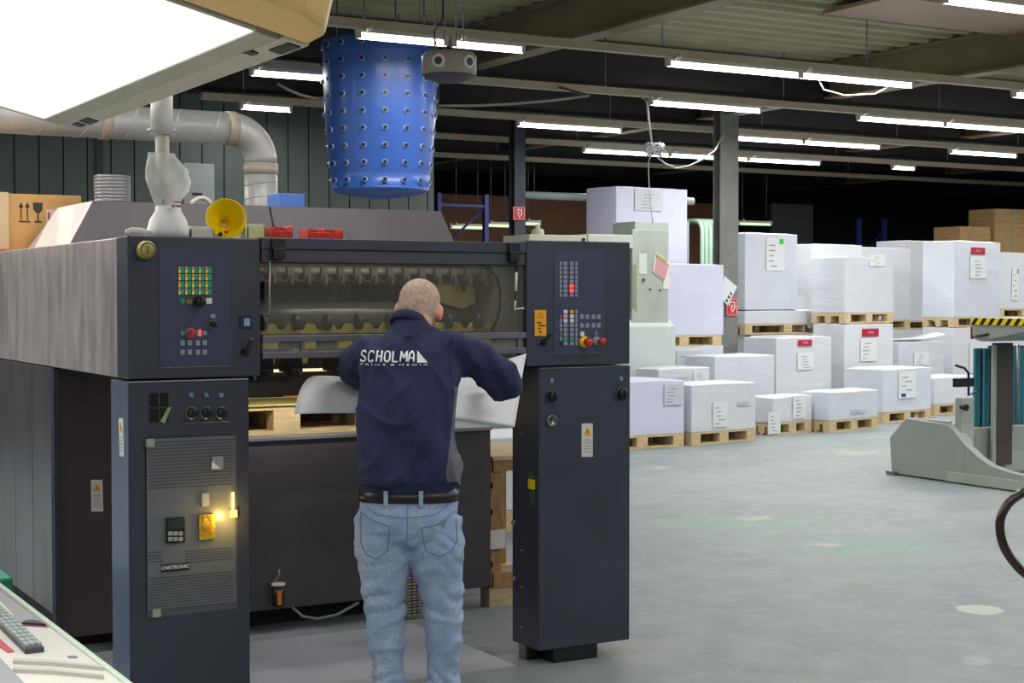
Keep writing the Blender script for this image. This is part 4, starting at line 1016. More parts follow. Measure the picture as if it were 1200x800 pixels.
# belt
m = MB(); n = 48; vs = []; fs = []
for z, g in ((.862, .0), (.864, .004), (.9, .004), (.902, 0)):
    for k in range(n):
        a = 2*math.pi*k/n; ca, sa = math.cos(a), math.sin(a); rx, ry = .192+g, .117+g
        vs.append((rx*math.copysign(abs(ca)**(2/2.3), ca), ry*math.copysign(abs(sa)**(2/2.3), sa), z))
for j in range(3):
    for k in range(n): fs.append((j*n+k, j*n+(k+1) % n, (j+1)*n+(k+1) % n, (j+1)*n+k))
m.add(vs, fs, True); belt = m.build('belt', mat('dark_leather_belt', '1c1718', .35, 0, 20, .2), person)
BB = BVHTree.FromPolygons([Vector(v) for v in vs], fs)
for xx in (451.5, 493):
    q = px(xx, 580); m = MB(); a = proj(BB, q[0], .88, .004); m.box(a.x-.008, a.x+.008, a.y-.002, a.y+.003, .852, .912); m.build('belt_loop', DEN, belt)
# sweater
NAVY = mat('navy_fleece', '262c50', .9, 0, 12, .12, .12, 260)
NAVYG = mat('grey_side_panel', '62636c', .9, 0, 12, .1, .25, 220)
sm_ = MB()
torso(sm_, [(-.004, .0, .885, .178, .115), (-.004, .0, .925, .186, .122), (-.003, -.003, .945, .205, .135), (0.0, -.004, 1.0, .205, .138), (-.003, 0, 1.1, .195, .132), (-.004, .02, 1.2, .192, .128), (-.002, .05, 1.3, .198, .128), (0, .085, 1.39, .20, .12), (.0, .1, 1.44, .195, .112), (.004, .115, 1.475, .172, .1), (.01, .125, 1.505, .12, .085), (.016, .132, 1.53, .08, .07)], 40, 2.4)
limb(sm_, [(.006, .11, 1.46), (.002, .13, 1.51), (-.004, .148, 1.556)], [(.095, .095), (.082, .082), (.066, .067)], 28)
limb(sm_, [(.09, .105, 1.435), (.18, .115, 1.43), (.27, .14, 1.395), (.35, .165, 1.335), (.375, .2, 1.30), (.372, .31, 1.30), (.345, .43, 1.315)], [.075, .08, .078, .077, .073, .062, .046], 26)
limb(sm_, [(-.10, .105, 1.425), (-.17, .12, 1.415), (-.215, .2, 1.385), (-.225, .30, 1.345), (-.19, .39, 1.30), (-.15, .45, 1.275)], [.075, .077, .07, .066, .055, .045], 26)
me = remeshed(sm_, .008, 5)
nrm = [v.normal.copy() for v in me.vertices]
for v in me.vertices:
    x, y, z = v.co; n_ = nrm[v.index]; d = 0
    arm = x > .2 or x < -.21
    # long diagonal drape folds on the back, radial ones at the elbow
    d += .013*math.sin(x*26+z*11+1.5*noise.noise(Vector((x*4, y*4, z*4))))*math.exp(-((z-1.05)/.16)**2)
    d += .010*noise.noise(Vector((x*7+z*5, y*7, z*6)))+.003*noise.noise(Vector((x*17, y*17, z*15)))
    d += .008*math.sin((z-x*1.3)*42+2*noise.noise(Vector((x*6, y*6, z*6))))*math.exp(-((x-.20)/.08)**2)*math.exp(-((z-1.33)/.1)**2)
    d += .006*math.sin((x+.6*z)*60)*math.exp(-((x-.34)/.06)**2)
    d += .009*math.sin(x*48+z*20)*math.exp(-((z-1.46)/.04)**2)*(abs(x) < .19)
    q1 = noise.noise(Vector((x*5+z*4, y*3, z*3.2-x*2.5))); q2 = noise.noise(Vector((x*9-z*6+4, y*5, z*4+x*5)))
    d += .010*max(0, 1-abs(q1)*4)**1.6*(1 if z < 1.5 else .3)*(.7 if arm else 1)+.007*max(0, 1-abs(q2)*5)**1.5*(1.2 if z < 1.12 else .7)-.004
    if z < .935: d = .0016*math.sin(math.atan2(y, x)*110)
    if z > 1.52: d *= .3
    v.co += n_*d
nt = NAVY.node_tree; N = nt.nodes.new; LK = nt.links.new; b = nt.nodes['Principled BSDF']
sx_ = N('ShaderNodeSeparateXYZ'); tcn = N('ShaderNodeTexCoord'); LK(tcn.outputs['Object'], sx_.inputs[0])
def mth(op, a_, b2_=None):
    q = N('ShaderNodeMath'); q.operation = op
    for i_, v_ in ((0, a_), (1, b2_)):
        if v_ is None: continue
        if isinstance(v_, (int, float)): q.inputs[i_].default_value = v_
        else: LK(v_, q.inputs[i_])
    return q.outputs[0]
edge_ = mth('ADD', mth('MULTIPLY', mth('ABSOLUTE', mth('SINE', mth('MULTIPLY', mth('SUBTRACT', sx_.outputs[2], .98), 4.2))), .03), .150)
mk = mth('MULTIPLY', mth('GREATER_THAN', sx_.outputs[0], edge_), mth('MULTIPLY', mth('GREATER_THAN', sx_.outputs[2], .94), mth('MULTIPLY', mth('LESS_THAN', sx_.outputs[0], .232), mth('LESS_THAN', sx_.outputs[2], 1.30))))
old = b.inputs['Base Color'].links[0].from_socket
mx_ = N('ShaderNodeMix'); mx_.data_type = 'RGBA'; LK(mk, mx_.inputs[0]); LK(old, mx_.inputs[6]); mx_.inputs[7].default_value = lin('62636c'); LK(mx_.outputs[2], b.inputs['Base Color'])
sweater = link_mesh(me, 'sweater', NAVY, person)
SB = bvh_of(me)
# collar band
m = MB(); 
cpts = []
for k in range(24):
    a = 2*math.pi*k/24; cpts.append(Vector((-.004+.067*math.cos(a), .148+.07*math.sin(a), 1.549-.012*math.cos(a)-.032*math.sin(a))))
m.tube(cpts, [(.010, .022)]*24, 10, closed=True); m.build('collar', mat('navy_rib', '232848', .9, 0, 12, .1), sweater)
m = MB(); line_on(m, SB, [(.165, 1.49), (.155, 1.42), (.165, 1.34)], .002, .001); line_on(m, SB, [(-.165, 1.48), (-.158, 1.42), (-.17, 1.36)], .002, .001); m.build('shoulder_seam', mat('navy_seam', '1a1f3c', .9), sweater)
# lettering on the back
def back_text(body, cx, cz, size, width, name, shear=0, bold=0, space=1.0):
    me = text_mesh(body, size, .0, shear=shear, bold=bold, space=space)
    bm = bmesh.new(); bm.from_mesh(me); bmesh.ops.triangulate(bm, faces=bm.faces)
    for _ in range(2): bmesh.ops.subdivide_edges(bm, edges=[e for e in bm.edges if e.calc_length() > size*.15], cuts=1, use_grid_fill=False); bmesh.ops.triangulate(bm, faces=bm.faces)
    xs = [v.co.x for v in bm.verts]; w0 = max(xs)-min(xs); k_ = width/w0; mid = (max(xs)+min(xs))/2
    for v in bm.verts:
        q = proj(SB, cx+(v.co.x-mid)*k_, cz+v.co.y, .004); v.co = q
    bm.to_mesh(me); bm.free(); return link_mesh(me, name, mat('white_print', 'ffffff', .7), sweater, False)
a = px(418, 420); b2 = px(486, 420)
GL = {'S': [[(.62, .85), (.45, 1), (.2, .98), (.05, .8), (.12, .6), (.5, .42), (.6, .22), (.45, .02), (.15, 0), (0, .14)]], 'C': [[(.6, .82), (.45, 1), (.2, .98), (.06, .8), (.04, .2), (.16, .02), (.42, 0), (.58, .16)]],
      'H': [[(.08, 0), (.08, 1)], [(.58, 0), (.58, 1)], [(.08, .5), (.58, .5)]], 'O': [[(.33, 1), (.12, .92), (.04, .7), (.04, .3), (.12, .08), (.33, 0), (.54, .08), (.62, .3), (.62, .7), (.54, .92), (.33, 1)]],
      'L': [[(.08, 1), (.08, 0), (.62, 0)]], 'M': [[(.04, 0), (.08, 1), (.38, .35), (.68, 1), (.72, 0)]], 'A': [[(.02, 0), (.12, .75), (.34, 1), (.54, .75), (.62, 0)], [(.08, .36), (.58, .36)]]}
wd_ = (b2[0]-a[0])/7.0; h_ = px(0, 412.5)[1]-px(0, 425)[1]; zb_ = px(0, 425)[1]
m = MB()
for i_, ch in enumerate('SCHOLMA'):
    for st in GL[ch]:
        out = []
        for k_ in range(len(st)-1):
            for q_ in range(5):
                f_ = q_/5; out.append((st[k_][0]*(1-f_)+st[k_+1][0]*f_, st[k_][1]*(1-f_)+st[k_+1][1]*f_))
        out.append(st[-1])
        P_ = [proj(SB, a[0]+wd_*(i_+x_*1.15+.10*y_-.02), zb_+y_*h_, .0012) for x_, y_ in out]
        m.tube(P_, [(.0036, .0036)]*len(P_), 6)
m.build('back_lettering', mat('white_print', 'ffffff', .7), sweater)
P = []
t0, t1, t2_ = px(487, 411.5), px(500, 426), px(487, 426)
m = MB(); nn = 5
for i in range(nn+1):
    for j in range(nn+1-i):
        s_, t_ = i/nn, j/nn; P.append(proj(SB, t2_[0]+(t1[0]-t2_[0])*s_+(t0[0]-t2_[0])*t_, t2_[1]+(t1[1]-t2_[1])*s_+(t0[1]-t2_[1])*t_, .0025))
idx = {}; k_ = 0
for i in range(nn+1):
    for j in range(nn+1-i): idx[(i, j)] = k_; k_ += 1
fs = []
for i in range(nn):
    for j in range(nn-i):
        fs.append((idx[(i, j)], idx[(i+1, j)], idx[(i, j+1)]))
        if j < nn-i-1: fs.append((idx[(i+1, j)], idx[(i+1, j+1)], idx[(i, j+1)]))
m.add(P, fs); m.build('back_triangle', MATS['white_print'], sweater)
a = px(418, 428.5); b2 = px(500, 428.5)
back_text('P R I N T  &  M E D I A', (a[0]+b2[0])/2, a[1], .010, b2[0]-a[0], 'small_lettering')
# shoes
for s, ax in ((-1, -.08), (1, .135)):
    m = MB(); R = Matrix.Identity(4)
    limb(m, [(ax, -.055, .045), (ax, .0, .05), (ax+s*.015, .08, .045), (ax+s*.03, .17, .035), (ax+s*.033, .205, .03)], [(.04, .035), (.048, .042), (.052, .038), (.047, .028), (.03, .02)], 18)
    me = remeshed(m, .008, 3)
    for v in me.vertices: v.co.z = max(v.co.z, .0)
    sh = link_mesh(me, 'shoe', mat('dark_work_shoe', '2a2522', .6), person)

# sheet held by the man ------------------------------------------------------
Lc = [at(380, 440, .10), at(364, 441.5, .0), at(354, 452, -.06), at(348, 468, -.10), at(345, 485, -.12)]
Rc = [at(617, 414, -.04), at(613, 435, -.07), at(610, 457, -.10), at(606.5, 479, -.13), at(603, 500, -.16)]
m = MB(); NS = 30; NT = 16; vs = []; fs = []
def cat(P, t):
    f = t*(len(P)-1); i = min(int(f), len(P)-2); u_ = f-i; p0 = P[max(0, i-1)]; p1 = P[i]; p2 = P[i+1]; p3 = P[min(len(P)-1, i+2)]
    return .5*((2*p1)+(p2-p0)*u_+(2*p0-5*p1+4*p2-p3)*u_*u_+(3*p1-p0-3*p2+p3)*u_**3)
for i in range(NS+1):
    s_ = i/NS; w_ = s_**2.2
    for j in range(NT+1):
        t_ = j/NT; a = cat(Lc, t_); b2 = cat(Rc, t_); q = a.lerp(b2, s_)
        zl = a.z*(1-w_)+b2.z*w_; q.z = zl-.02*math.sin(math.pi*s_)*(1-t_)
        vs.append(q)
for i in range(NS):
    for j in range(NT): k_ = i*(NT+1)+j; fs.append((k_, k_+1, k_+NT+2, k_+NT+1))
m.add(vs, fs, True); sh = m.build('paper_sheet', mat('glossy_print_paper', 'f4f5fa', .45, 0, 2, .02))
so = sh.modifiers.new('t', 'SOLIDIFY'); so.thickness = .0015
tag(sh, 'large white paper sheet held by the man, curling at one end', 'paper sheet')

# ================================================================== CONSOLE DESK AND LAMP
CW = mat('console_white', 'cbc9c0', .45, 0, 3, .04)
t = thing('console_desk', 'white control console desk with keypad strip at the lower corner', 'control desk', (-1.2, -3.6, 0))
DT = .90; ue = -.845
m = MB(); m.box(-1.75, ue, -5.1, -1.1, DT-.05, DT); m.build('desk_top', CW, t, .012, 3)
m = MB(); m.box(-1.7, ue-.1, -5.0, -1.2, .06, DT-.05); m.build('desk_body', mat('console_body_grey', 'a9a8a4', .5), t, .01)
m = MB(); m.box(-1.6, ue-.2, -4.9, -1.3, 0, .06); m.build('plinth', BLACK, t)
m = MB(); m.box(ue-.012, ue+.002, -5.08, -1.12, DT-.03, DT+.006); m.build('edge_strip', mat('pale_green_edge', 'b4c8b4', .5), t, .004)
def dz(x, y): return atz(x, y, DT)
def dquad(name, pts, M_, h_=.004, z0=DT):
    P = [atz(x, y, z0) for x, y in pts]
    n_ = len(P); m = MB(); m.prism([(q.x, q.y) for q in P], lambda a, b_: Vector((a, b_, z0-.002)), lambda a, b_: Vector((a, b_, z0+h_))); return m.build(name, M_, t)
dquad('recess_trim', [(-20, 672), (0, 691), (57, 735), (24, 733), (-20, 722)], mat('maroon_trim', '7e3048', .5), .002)
dquad('paper_recess', [(-20, 676), (0, 693.5), (54, 734), (26, 732), (0, 716), (-20, 704)], mat('recess_grey', '8f9096', .5), .004)
dquad('recess_edge', [(26, 732), (30, 729), (38, 728.5), (46, 730), (54, 734)], BLACK, .006)
dquad('paper_scrap', [(-10, 700), (2, 709), (16, 724), (10, 725), (-10, 712)], mat('cream_scrap', 'd8d2b0', .6), .007)
# key strip
a0, a1 = atz(-14, 702, DT), atz(52, 764, DT); w0 = atz(29, 766, DT)
m = MB(); dirv = (a1-a0).normalized(); side = (w0-a1); side = side-dirv*side.dot(dirv)
def kq(s0, s1, t0_, t1_, z0, z1, mb):
    c_ = [a0+(a1-a0)*s+side*t_ for s, t_ in ((s0, t0_), (s1, t0_), (s1, t1_), (s0, t1_))]
    mb.hexa([Vector((q.x, q.y, z0)) for q in c_], [Vector((q.x, q.y, z1)) for q in c_])
kq(0, 1, 0, 1, DT-.001, DT+.012, m); ks = m.build('key_strip', mat('strip_dark', '3c3a3e', .5), t, .002)
for i in range(16):
    for j in range(3):
        m = MB(); kq((i+.1)/16.3, (i+.9)/16.3, .06+j*.31, .32+j*.31, DT+.011, DT+.018, m); m.build('key', mat('strip_key', '8f9c98', .5), ks)
dquad('red_stripe', [(-10, 742), (0, 749), (17, 764), (9, 765), (-10, 752)], REDLAB, .002)
dquad('lower_pad', [(-20, 758), (0, 772), (28, 801), (10, 830), (-20, 830)], mat('pad_grey', '8a8a90', .5), .003)
for (y0) in (776, 786): dquad('raised_ridge', [(15, y0-1), (60, y0+1), (120, y0+8), (122, y0+10), (60, y0+4), (15, y0+2)], mat('ridge_grey', 'b4b2aa', .5), .008)  # ridges a little greyer than the desk top
dquad('small_badge', [(79, 769), (90, 769), (91, 771), (80, 771)], mat('badge_grey', '70727a', .5), .002)
# green thing behind desk
gx = at(9, 670, 1.1).x
t = thing('green_case', 'small green case on the floor between the desk and the press, barely in view', 'case', (gx-.3, 1.1, 0))
MB().box(gx-.5, gx-.01, 1.0, 1.3, 0, .36).build('case_body', mat('case_dark', '22302c', .5), t, .01)
MB().box(gx-.51, gx, .99, 1.31, .36, .43).build('case_lid', mat('case_green', '2f8a6c', .5), t, .01)

# overhead lit hood
t = thing('inspection_lamp', 'big white overhead inspection lamp with a glowing panel above the desk', 'lamp', (-1.2, -3.7, 2.0))
C0 = Vector((-.964, -2.806, 2.0)); TILT = math.atan(.122/.5)
ax_ = Vector((-math.cos(TILT), 0, math.sin(TILT))); ay = Vector((0, -1, 0)); an_ = ax_.cross(ay).normalized()
if an_.z < 0: an_ = -an_
def hq(a, b_, c_=0): return C0+ax_*a+ay*b_+an_*c_
HG = mat('lamp_frame_grey', 'a8a498', .5, 0, 3, .05)
def slab(mb, a0, a1, b0, b1, c0, c1): mb.hexa([hq(a, b_, c0) for a, b_ in ((a0, b0), (a1, b0), (a1, b1), (a0, b1))], [hq(a, b_, c1) for a, b_ in ((a0, b0), (a1, b0), (a1, b1), (a0, b1))])
LN = 1.17
m = MB(); slab(m, 0.0, .72, -.0, LN, .0, .01); m.build('glowing_panel', emi('lamp_diffuser', 'ffffff', 3.2), t)
m = MB(); slab(m, -.034, .0, -.012, LN+.0, -.004, .03); slab(m, .72, .78, -.012, LN, -.004, .03); slab(m, 0, .72, -.012, 0, -.004, .03); slab(m, 0, .72, LN, LN+.012, -.004, .03)
m.build('inner_frame', HG, t, .002)
m = MB(); slab(m, -.074, -.036, -.016, LN+.012, -.002, .04); slab(m, -.07, .8, -.014, LN+.012, .032, .16); m.build('housing', mat('lamp_housing', 'b4b0a2', .5, 0, 3, .05), t, .004)
# rounded end cap
m = MB(); P = [(-.074, LN+.014), (-.07, LN+.07), (-.05, LN+.115), (-.01, LN+.145), (.06, LN+.16), (.80, LN+.18), (.80, LN+.014)]
m.prism(P, lambda a, b_: hq(a, b_, -.002), lambda a, b_: hq(a, b_, .15)); m.build('end_cap', mat('yellowed_end_cap', 'dcb674', .5, 0, 2, .12), t, .012, 3)
for q4 in ((-.064, -.046, .035, .075), (-.066, -.044, .1, .16), (-.046, -.03, LN-.13, LN-.105), (-.066, -.048, LN-.07, LN-.0)):
    m = MB(); slab(m, *q4, -.004, -.001); m.build('black_slot', BLACK, t)
for bpos in (.3, .95):
    q = hq(.4, bpos, .15); MB().cyl(q, (q.x, q.y, 4.5), .02, 12).build('support_rod', GREYM, t)
ld = bpy.data.lights.new('panel_light', 'AREA'); ld.shape = 'RECTANGLE'; ld.size = .7; ld.size_y = 1.2; ld.energy = 14
lo = bpy.data.objects.new('panel_light', ld); COL.objects.link(lo); lo.parent = t
q = hq(.36, LN/2, -.012); lo.location = q-Vector((-1.2, -3.7, 2.0)); lo.rotation_euler = (0, TILT, 0)

# ================================================================== BLUE DRUM AND LOUDSPEAKER
BV = 7.35; bl, br = at(379, 60, BV), at(510, 60, BV); cx = (bl.x+br.x)/2; rt = (br.x-bl.x)/2*.86; zt = at(445, 50, BV).z
b0, b1 = at(389, 222, BV), at(501, 222, BV); rb = (b1.x-b0.x)/2*.86; zb = at(445, 224, BV).z; cxb = (b0.x+b1.x)/2
# project so silhouettes match: the cylinder is seen at 25 degrees, radius is half the angular width at its distance
def rad_at(xa, xb, cu):
    d = math.hypot(cu-CAM.x, BV-CAM.y); return (math.atan((xb-600)/F)-math.atan((xa-600)/F))*d/2
cu = (cx+cxb)/2; rt = rad_at(377, 512, cu); rb = rad_at(388, 502, cu)
t = thing('blue_drum', 'big blue tapered drum studded with small holes hanging from the roof', 'hanging drum', (cu, BV, zb))
m = MB(); prof = [(0, zb-.07), (rb*.4, zb-.06), (rb*.75, zb-.035), (rb*.95, zb-.005), (rb, zb+.02)]
for i in range(11): k_ = i/10; prof.append((rb+(rt-rb)*k_+.02*math.sin(math.pi*k_), zb+.02+(zt-zb-.02)*k_))
prof += [(rt-.02, zt), (0, zt)]
m.lathe(prof, (cu, BV, 0), 'z', 56); m.build('shell', mat('blue_vinyl', '3059a8', .4, 0, 2.5, .1, coat=.15), t)
studs = 0
for j in range(9):
    z = zb+.08+j*(zt-zb-.05)/8.6; k_ = (z-zb)/(zt-zb); r_ = rb+(rt-rb)*k_+.02*math.sin(math.pi*k_)
    if z > zt-.05: continue
    for i in range(16):
        a = 2*math.pi*(i+.1)/16; d = Vector((math.cos(a), math.sin(a), 0)); p = Vector((cu, BV, z))+d*r_
        if d.dot((CAM-p).normalized()) < -.18: continue
        MB().use(mat('stud_ring', '8fa6d4', .35)).tube([p-d*.01, p+d*.010], .027, 10).use(BLACK).tube([p+d*.005, p+d*.022], .019, 10).build('air_hole', None, t); studs += 1
for i in range(4):
    a = math.pi/4+i*math.pi/2; MB().cyl((cu+math.cos(a)*rt*.8, BV+math.sin(a)*rt*.8, zt), (cu+math.cos(a)*rt*.8, BV+math.sin(a)*rt*.8, 4.49), .008, 6).build('suspension_wire', GREYM, t)
for (xa, ya, xb, yb, lab) in ((325, 98, 378, 116, 'thin grey strap running from the light rail to the blue drum'), (512, 124, 690, 112, 'thin grey hose sagging away from the blue drum')):
    p, q = at(xa, ya, BV), at(xb, yb, BV); mid = (p+q)/2-Vector((0, 0, .03))
    tag(MB().tube([p, p.lerp(mid, .5)-Vector((0, 0, .008)), mid, mid.lerp(q, .5)-Vector((0, 0, .008)), q]+([Vector((q.x+.3, 8.42, 3.9))] if xa > 400 else []), .014, 8).build('strap', CONDM), lab, 'strap')
# round loudspeaker
SV = 4.6; p, q = at(494, 75, SV), at(558, 75, SV); sx = (p.x+q.x)/2; d_ = math.hypot(sx-CAM.x, SV-CAM.y); r_ = d_*(math.atan((558-600)/F)-math.atan((494-600)/F))/2
z0 = at(525, 89, SV).z; z1 = at(525, 62, SV).z
t = thing('hanging_loudspeaker', 'grey drum-shaped loudspeaker with round ports hung beside the blue drum', 'loudspeaker', (sx, SV, z0))
m = MB(); n = 8; P = []
m.lathe([(0, z0), (r_*.94, z0), (r_, z0+.015), (r_, z1-.03), (r_*.9, z1), (r_*.3, z1+.01), (0, z1+.01)], (sx, SV, 0), 'z', 40)
m.build('drum_body', mat('speaker_beige', '9a938c', .5, 0, 4, .1), t)
m = MB(); m.lathe([(0, z0-.05), (r_*.5, z0-.045), (r_*.85, z0-.02), (r_*.97, z0+.004)], (sx, SV, 0), 'z', 40); m.build('underside', mat('speaker_underside', '4c4a58', .6), t)
for xx in (514.5, 548, 480, 575):
    base = math.atan2(CAM.y-SV, CAM.x-sx); off = math.asin(max(-.999, min(.999, (xx-526)/32))) if xx in (514.5, 548) else (math.pi*.75 if xx < 500 else -math.pi*.75)
    a = base+off; d = Vector((math.cos(a), math.sin(a), 0)); c_ = Vector((sx, SV, (z0+z1)/2-.0))+d*r_
    MB().use(WHITE).tube([c_-d*.01, c_+d*.015], .05, 18).use(BLACK).tube([c_, c_+d*.02], .03, 16).build('sound_port', None, t)
for xx in (-.6, -.2, .3, .6):
    MB().cyl((sx+xx*r_, SV, z1), (sx+xx*r_*.8, SV, 4.5), .005, 6).build('suspension_wire', GREYM, t)
MB().tube([(sx-.1, SV, z1), (sx-.13, SV, z1+.15), (sx-.05, SV, z1+.25), (sx-.07, SV, 4.5)], .006, 6).build('black_lead', BLACK, t)

# ================================================================== PAPER STACKS
def hit_line(x, P, dirv):   # distance along dirv from P where the pixel column x meets it
    r = ray(x, 347); r = Vector((r.x, r.y)); a = Vector((P.x-CAM.x, P.y-CAM.y)); d = Vector((dirv.x, dirv.y))
    den = d.x*r.y-d.y*r.x; return -(a.x*r.y-a.y*r.x)/den
def stack(xc, xr, yt, yb, v, rot, depth, label, M_=PB1, pal=True, labels=(), z_base=None, film=None, group='white paper stacks on pallets', width=None, xc_ref=None, pal_label=None):
    """near corner at pixel column xc in the plane v; right end at column xr; top/bottom rows at the corner"""
    R_ = math.radians(rot); c_ = at(xc, 347, v); dirv = Vector((math.cos(R_), math.sin(R_), 0)); W_ = width or hit_line(xr, c_, dirv)
    if depth > 10: depth = hit_line(depth, c_, Vector((-dirv.y, dirv.x, 0)))   # far end of the side face at this pixel column
    zt = at(xc, yt, v).z
    zb_ = z_base if z_base is not None else at(xc, yb, v).z
    if pal:
        pallet(pal_label or ' '.join(('pallet under the '+label).split()[:15]).rstrip(','), (c_.x, c_.y, max(0, zb_-.144)), R_, W_, depth)
        zb_ = max(0, zb_-.144)+.144
    t = thing('paper_stack', label, 'paper stack', (c_.x, c_.y, zb_), R_, group)
    L0 = ROOTM[t].inverted()
    e = .012; nx, ny, nz_ = 8, 5, 8
    m = MB(); sd = random.random()*50
    # box with gently uneven faces
    def wob(x, y, z): return .006*noise.noise(Vector((x*3+sd, y*3, z*5)))
    H_ = zt-zb_
    bm = bmesh.new(); bmesh.ops.create_cube(bm, size=1); bmesh.ops.subdivide_edges(bm, edges=bm.edges, cuts=7, use_grid_fill=True)
    for q in bm.verts:
        x, y, z = (q.co.x+.5)*W_, (q.co.y+.5)*depth, (q.co.z+.5)*H_
        k_ = wob(x, y, z); top = z > H_-.001
        edge = min(x, W_-x, y, depth-y) < .001
        q.co = Vector((x+(k_ if (x < .001 or x > W_-.001) and z > .001 else 0), y+(k_ if y < .001 and z > .001 else 0), z+(k_*1.5-(.012 if edge else 0) if top else 0)))
    me = bpy.data.meshes.new('block'); bm.to_mesh(me); bm.free(); o = link_mesh(me, 'block', film or M_, t, False)
    bv = o.modifiers.new('e', 'BEVEL'); bv.width = .008; bv.segments = 2; bv.limit_method = 'ANGLE'; bv.angle_limit = .9
    # labels given as pixel rectangles on the front face
    for (xa, xb, ya, yb2, style) in labels:
        s0 = hit_line(xa, c_, dirv); s1 = hit_line(xb, c_, dirv)
        pm = c_+dirv*((s0+s1)/2); dd = math.hypot(pm.x-CAM.x, pm.y-CAM.y)
        vv = pm.y; za = at((xa+xb)/2, ya, vv).z; zb2 = at((xa+xb)/2, yb2, vv).z
        M2 = L0
        mm = MB()
        base = {'white': KEYW, 'red': REDLAB, 'grey': mat('pale_grey_label', 'c3c8d0', .6), 'green': KEYW, 'blue': KEYW}[style]
        mm.use(base).box(s0, s1, -.016, -.010, zb2-zb_, za-zb_)
        mm.v = [L0 @ q for q in mm.v]
        k0 = len(mm.v)
        if style == 'red':
            tm = MB().use(KEYW); add_text(tm, 'SAPPI' if False else '====', (za-zb2)*.55, Matrix.Translation(((s0+s1)/2, -.0175, (za+zb2)/2-zb_)) @ Matrix.Rotation(math.pi/2, 4, 'X'))
            mm.use(KEYW).add([L0 @ q for q in tm.v], tm.f)
        else:
            rr_ = random.Random(int(xa*7+ya)); mm.use(INK)
            for k_ in range(5):
                zz = zb2-zb_+(za-zb2)*(.12+.16*k_); a_ = s0+(s1-s0)*rr_.uniform(.1, .4); b3 = a_+(s1-s0)*rr_.uniform(.2, .45)
                tmp = MB().box(a_, b3, -.018, -.015, zz, zz+(za-zb2)*.035); mm.add([L0 @ q for q in tmp.v], tmp.f)
            if style in ('green', 'blue'):
                mm.use(GREENLAB if style == 'green' else BLUEP)
                tmp = MB().box(s0+(s1-s0)*(.72 if style == 'green' else .15), s0+(s1-s0)*(.95 if style == 'green' else .4), -.018, -.015, (za-zb_)-(za-zb2)*(.18 if style == 'green' else .95), (za-zb_)-(za-zb2)*(.02 if style == 'green' else .82)); mm.add([L0 @ q for q in tmp.v], tmp.f)
        mm.build('label_sheet', None, t)
    return t, c_, W_, zt
# front row
stack(703, 802, 447, 513, 7.95, 0, 0.7, 'lavender paper stack on the floor right beside the press tower', PB2, labels=((778, 799, 450, 474, 'grey'),), z_base=.144)
stack(811, 886, 450, 508, 7.95, 8, 0.5, 'low white paper stack in front row with two small labels', PB1, labels=((835, 852, 471, 500, 'white'), (864, 879, 470, 475, 'grey')), z_base=.144)
stack(907, 952, 465, 497, 8.5, 12, 0.36, 'smallest low stack with sheets hanging over its front edge', PB1, labels=((929, 944, 463, 490, 'white'), (900, 914, 482, 508, 'white')), z_base=.144)
stack(973, 1030, 459, 494, 8.45, 12, 0.42, 'low white carton-like stack on a pallet in front, small print on its side', PB3, labels=((998, 1015, 479, 484, 'grey'),), z_base=.144)
stack(1036, 1092, 432, 486, 9.12, 12, 992, 'white stack in front row with a blue-marked document pouch', PB3, labels=((1053, 1073, 435, 466, 'blue'),), z_base=.144)
stack(1096, 1146, 442, 481, 9.8, 12, 0.5, 'low bright-topped stack beside the grey lifting machine', PB1, z_base=.144)
# second row
stack(772, 832, 431, 480, 8.72, 6, .4, 'flat wrapped stack just behind the lavender one', PB1, labels=((795, 806, 441, 447, 'grey'), (812, 830, 434, 450, 'white')), film=FILM, z_base=.144)
stack(838, 908, 417, 470, 9.25, 8, 803, 'plain wide white stack behind the two-label stack', PB3, z_base=.144)
# I: wrapped
stack(910, 975, 395, 460, 9.9, 10, 872, 'film-wrapped stack with a torn red triangle label', PB1, labels=((935, 951, 398, 405, 'red'), (934, 953, 413, 433, 'white')), film=FILM, z_base=.144)
# J with K2 on top
t, c_, W_, zj = stack(990, 1047, 379, 470, 10.35, 10, 0.55, 'white stack with a red label strip, lower one of its pile', PB1, labels=((1010, 1029, 385, 394, 'red'), (1008, 1027, 396, 423, 'white')), z_base=.144)
stack(990, 1047, 300, 367, 10.35, 10, 0.6, 'film-wrapped striped stack with a hanging sheet, top of its pile', FILM, labels=((1018, 1036, 298, 312, 'white'),), z_base=zj+.144, film=FILM)
# P
stack(1054, 1107, 400, 470, 10.75, 10, 0.45, 'stack under a loose plastic cover beside the red-strip pile', PB1, labels=((1071, 1088, 412, 428, 'white'),), film=FILM, z_base=.144)
t = thing('plastic_cover', 'loose clear plastic cover crumpled on top of the stack beside the red-strip pile', 'plastic cover', at(1056, 398, 10.75))
m = MB(); vs = []; fs = []; nx_, ny_ = 14, 6
cc = at(1056, 399, 10.75); cr = math.radians(10); du = Vector((math.cos(cr), math.sin(cr), 0)); dn = Vector((-du.y, du.x, 0))
for i in range(nx_+1):
    for j in range(ny_+1):
        q = cc+du*(1.08*i/nx_+.01)+dn*(.42*j/ny_+.01)
        q.z += .006+.03*abs(noise.noise(q*6))+.10*(i/nx_)**3*(1-abs(j/ny_-.4))
        vs.append(q)
for i in range(nx_):
    for j in range(ny_): k_ = i*(ny_+1)+j; fs.append((k_, k_+1, k_+ny_+2, k_+ny_+1))
m.add(vs, fs, True); m.build('film', mat('cloudy_film', 'e4e8ee', .25, 0, 6, .04, coat=.4), t)
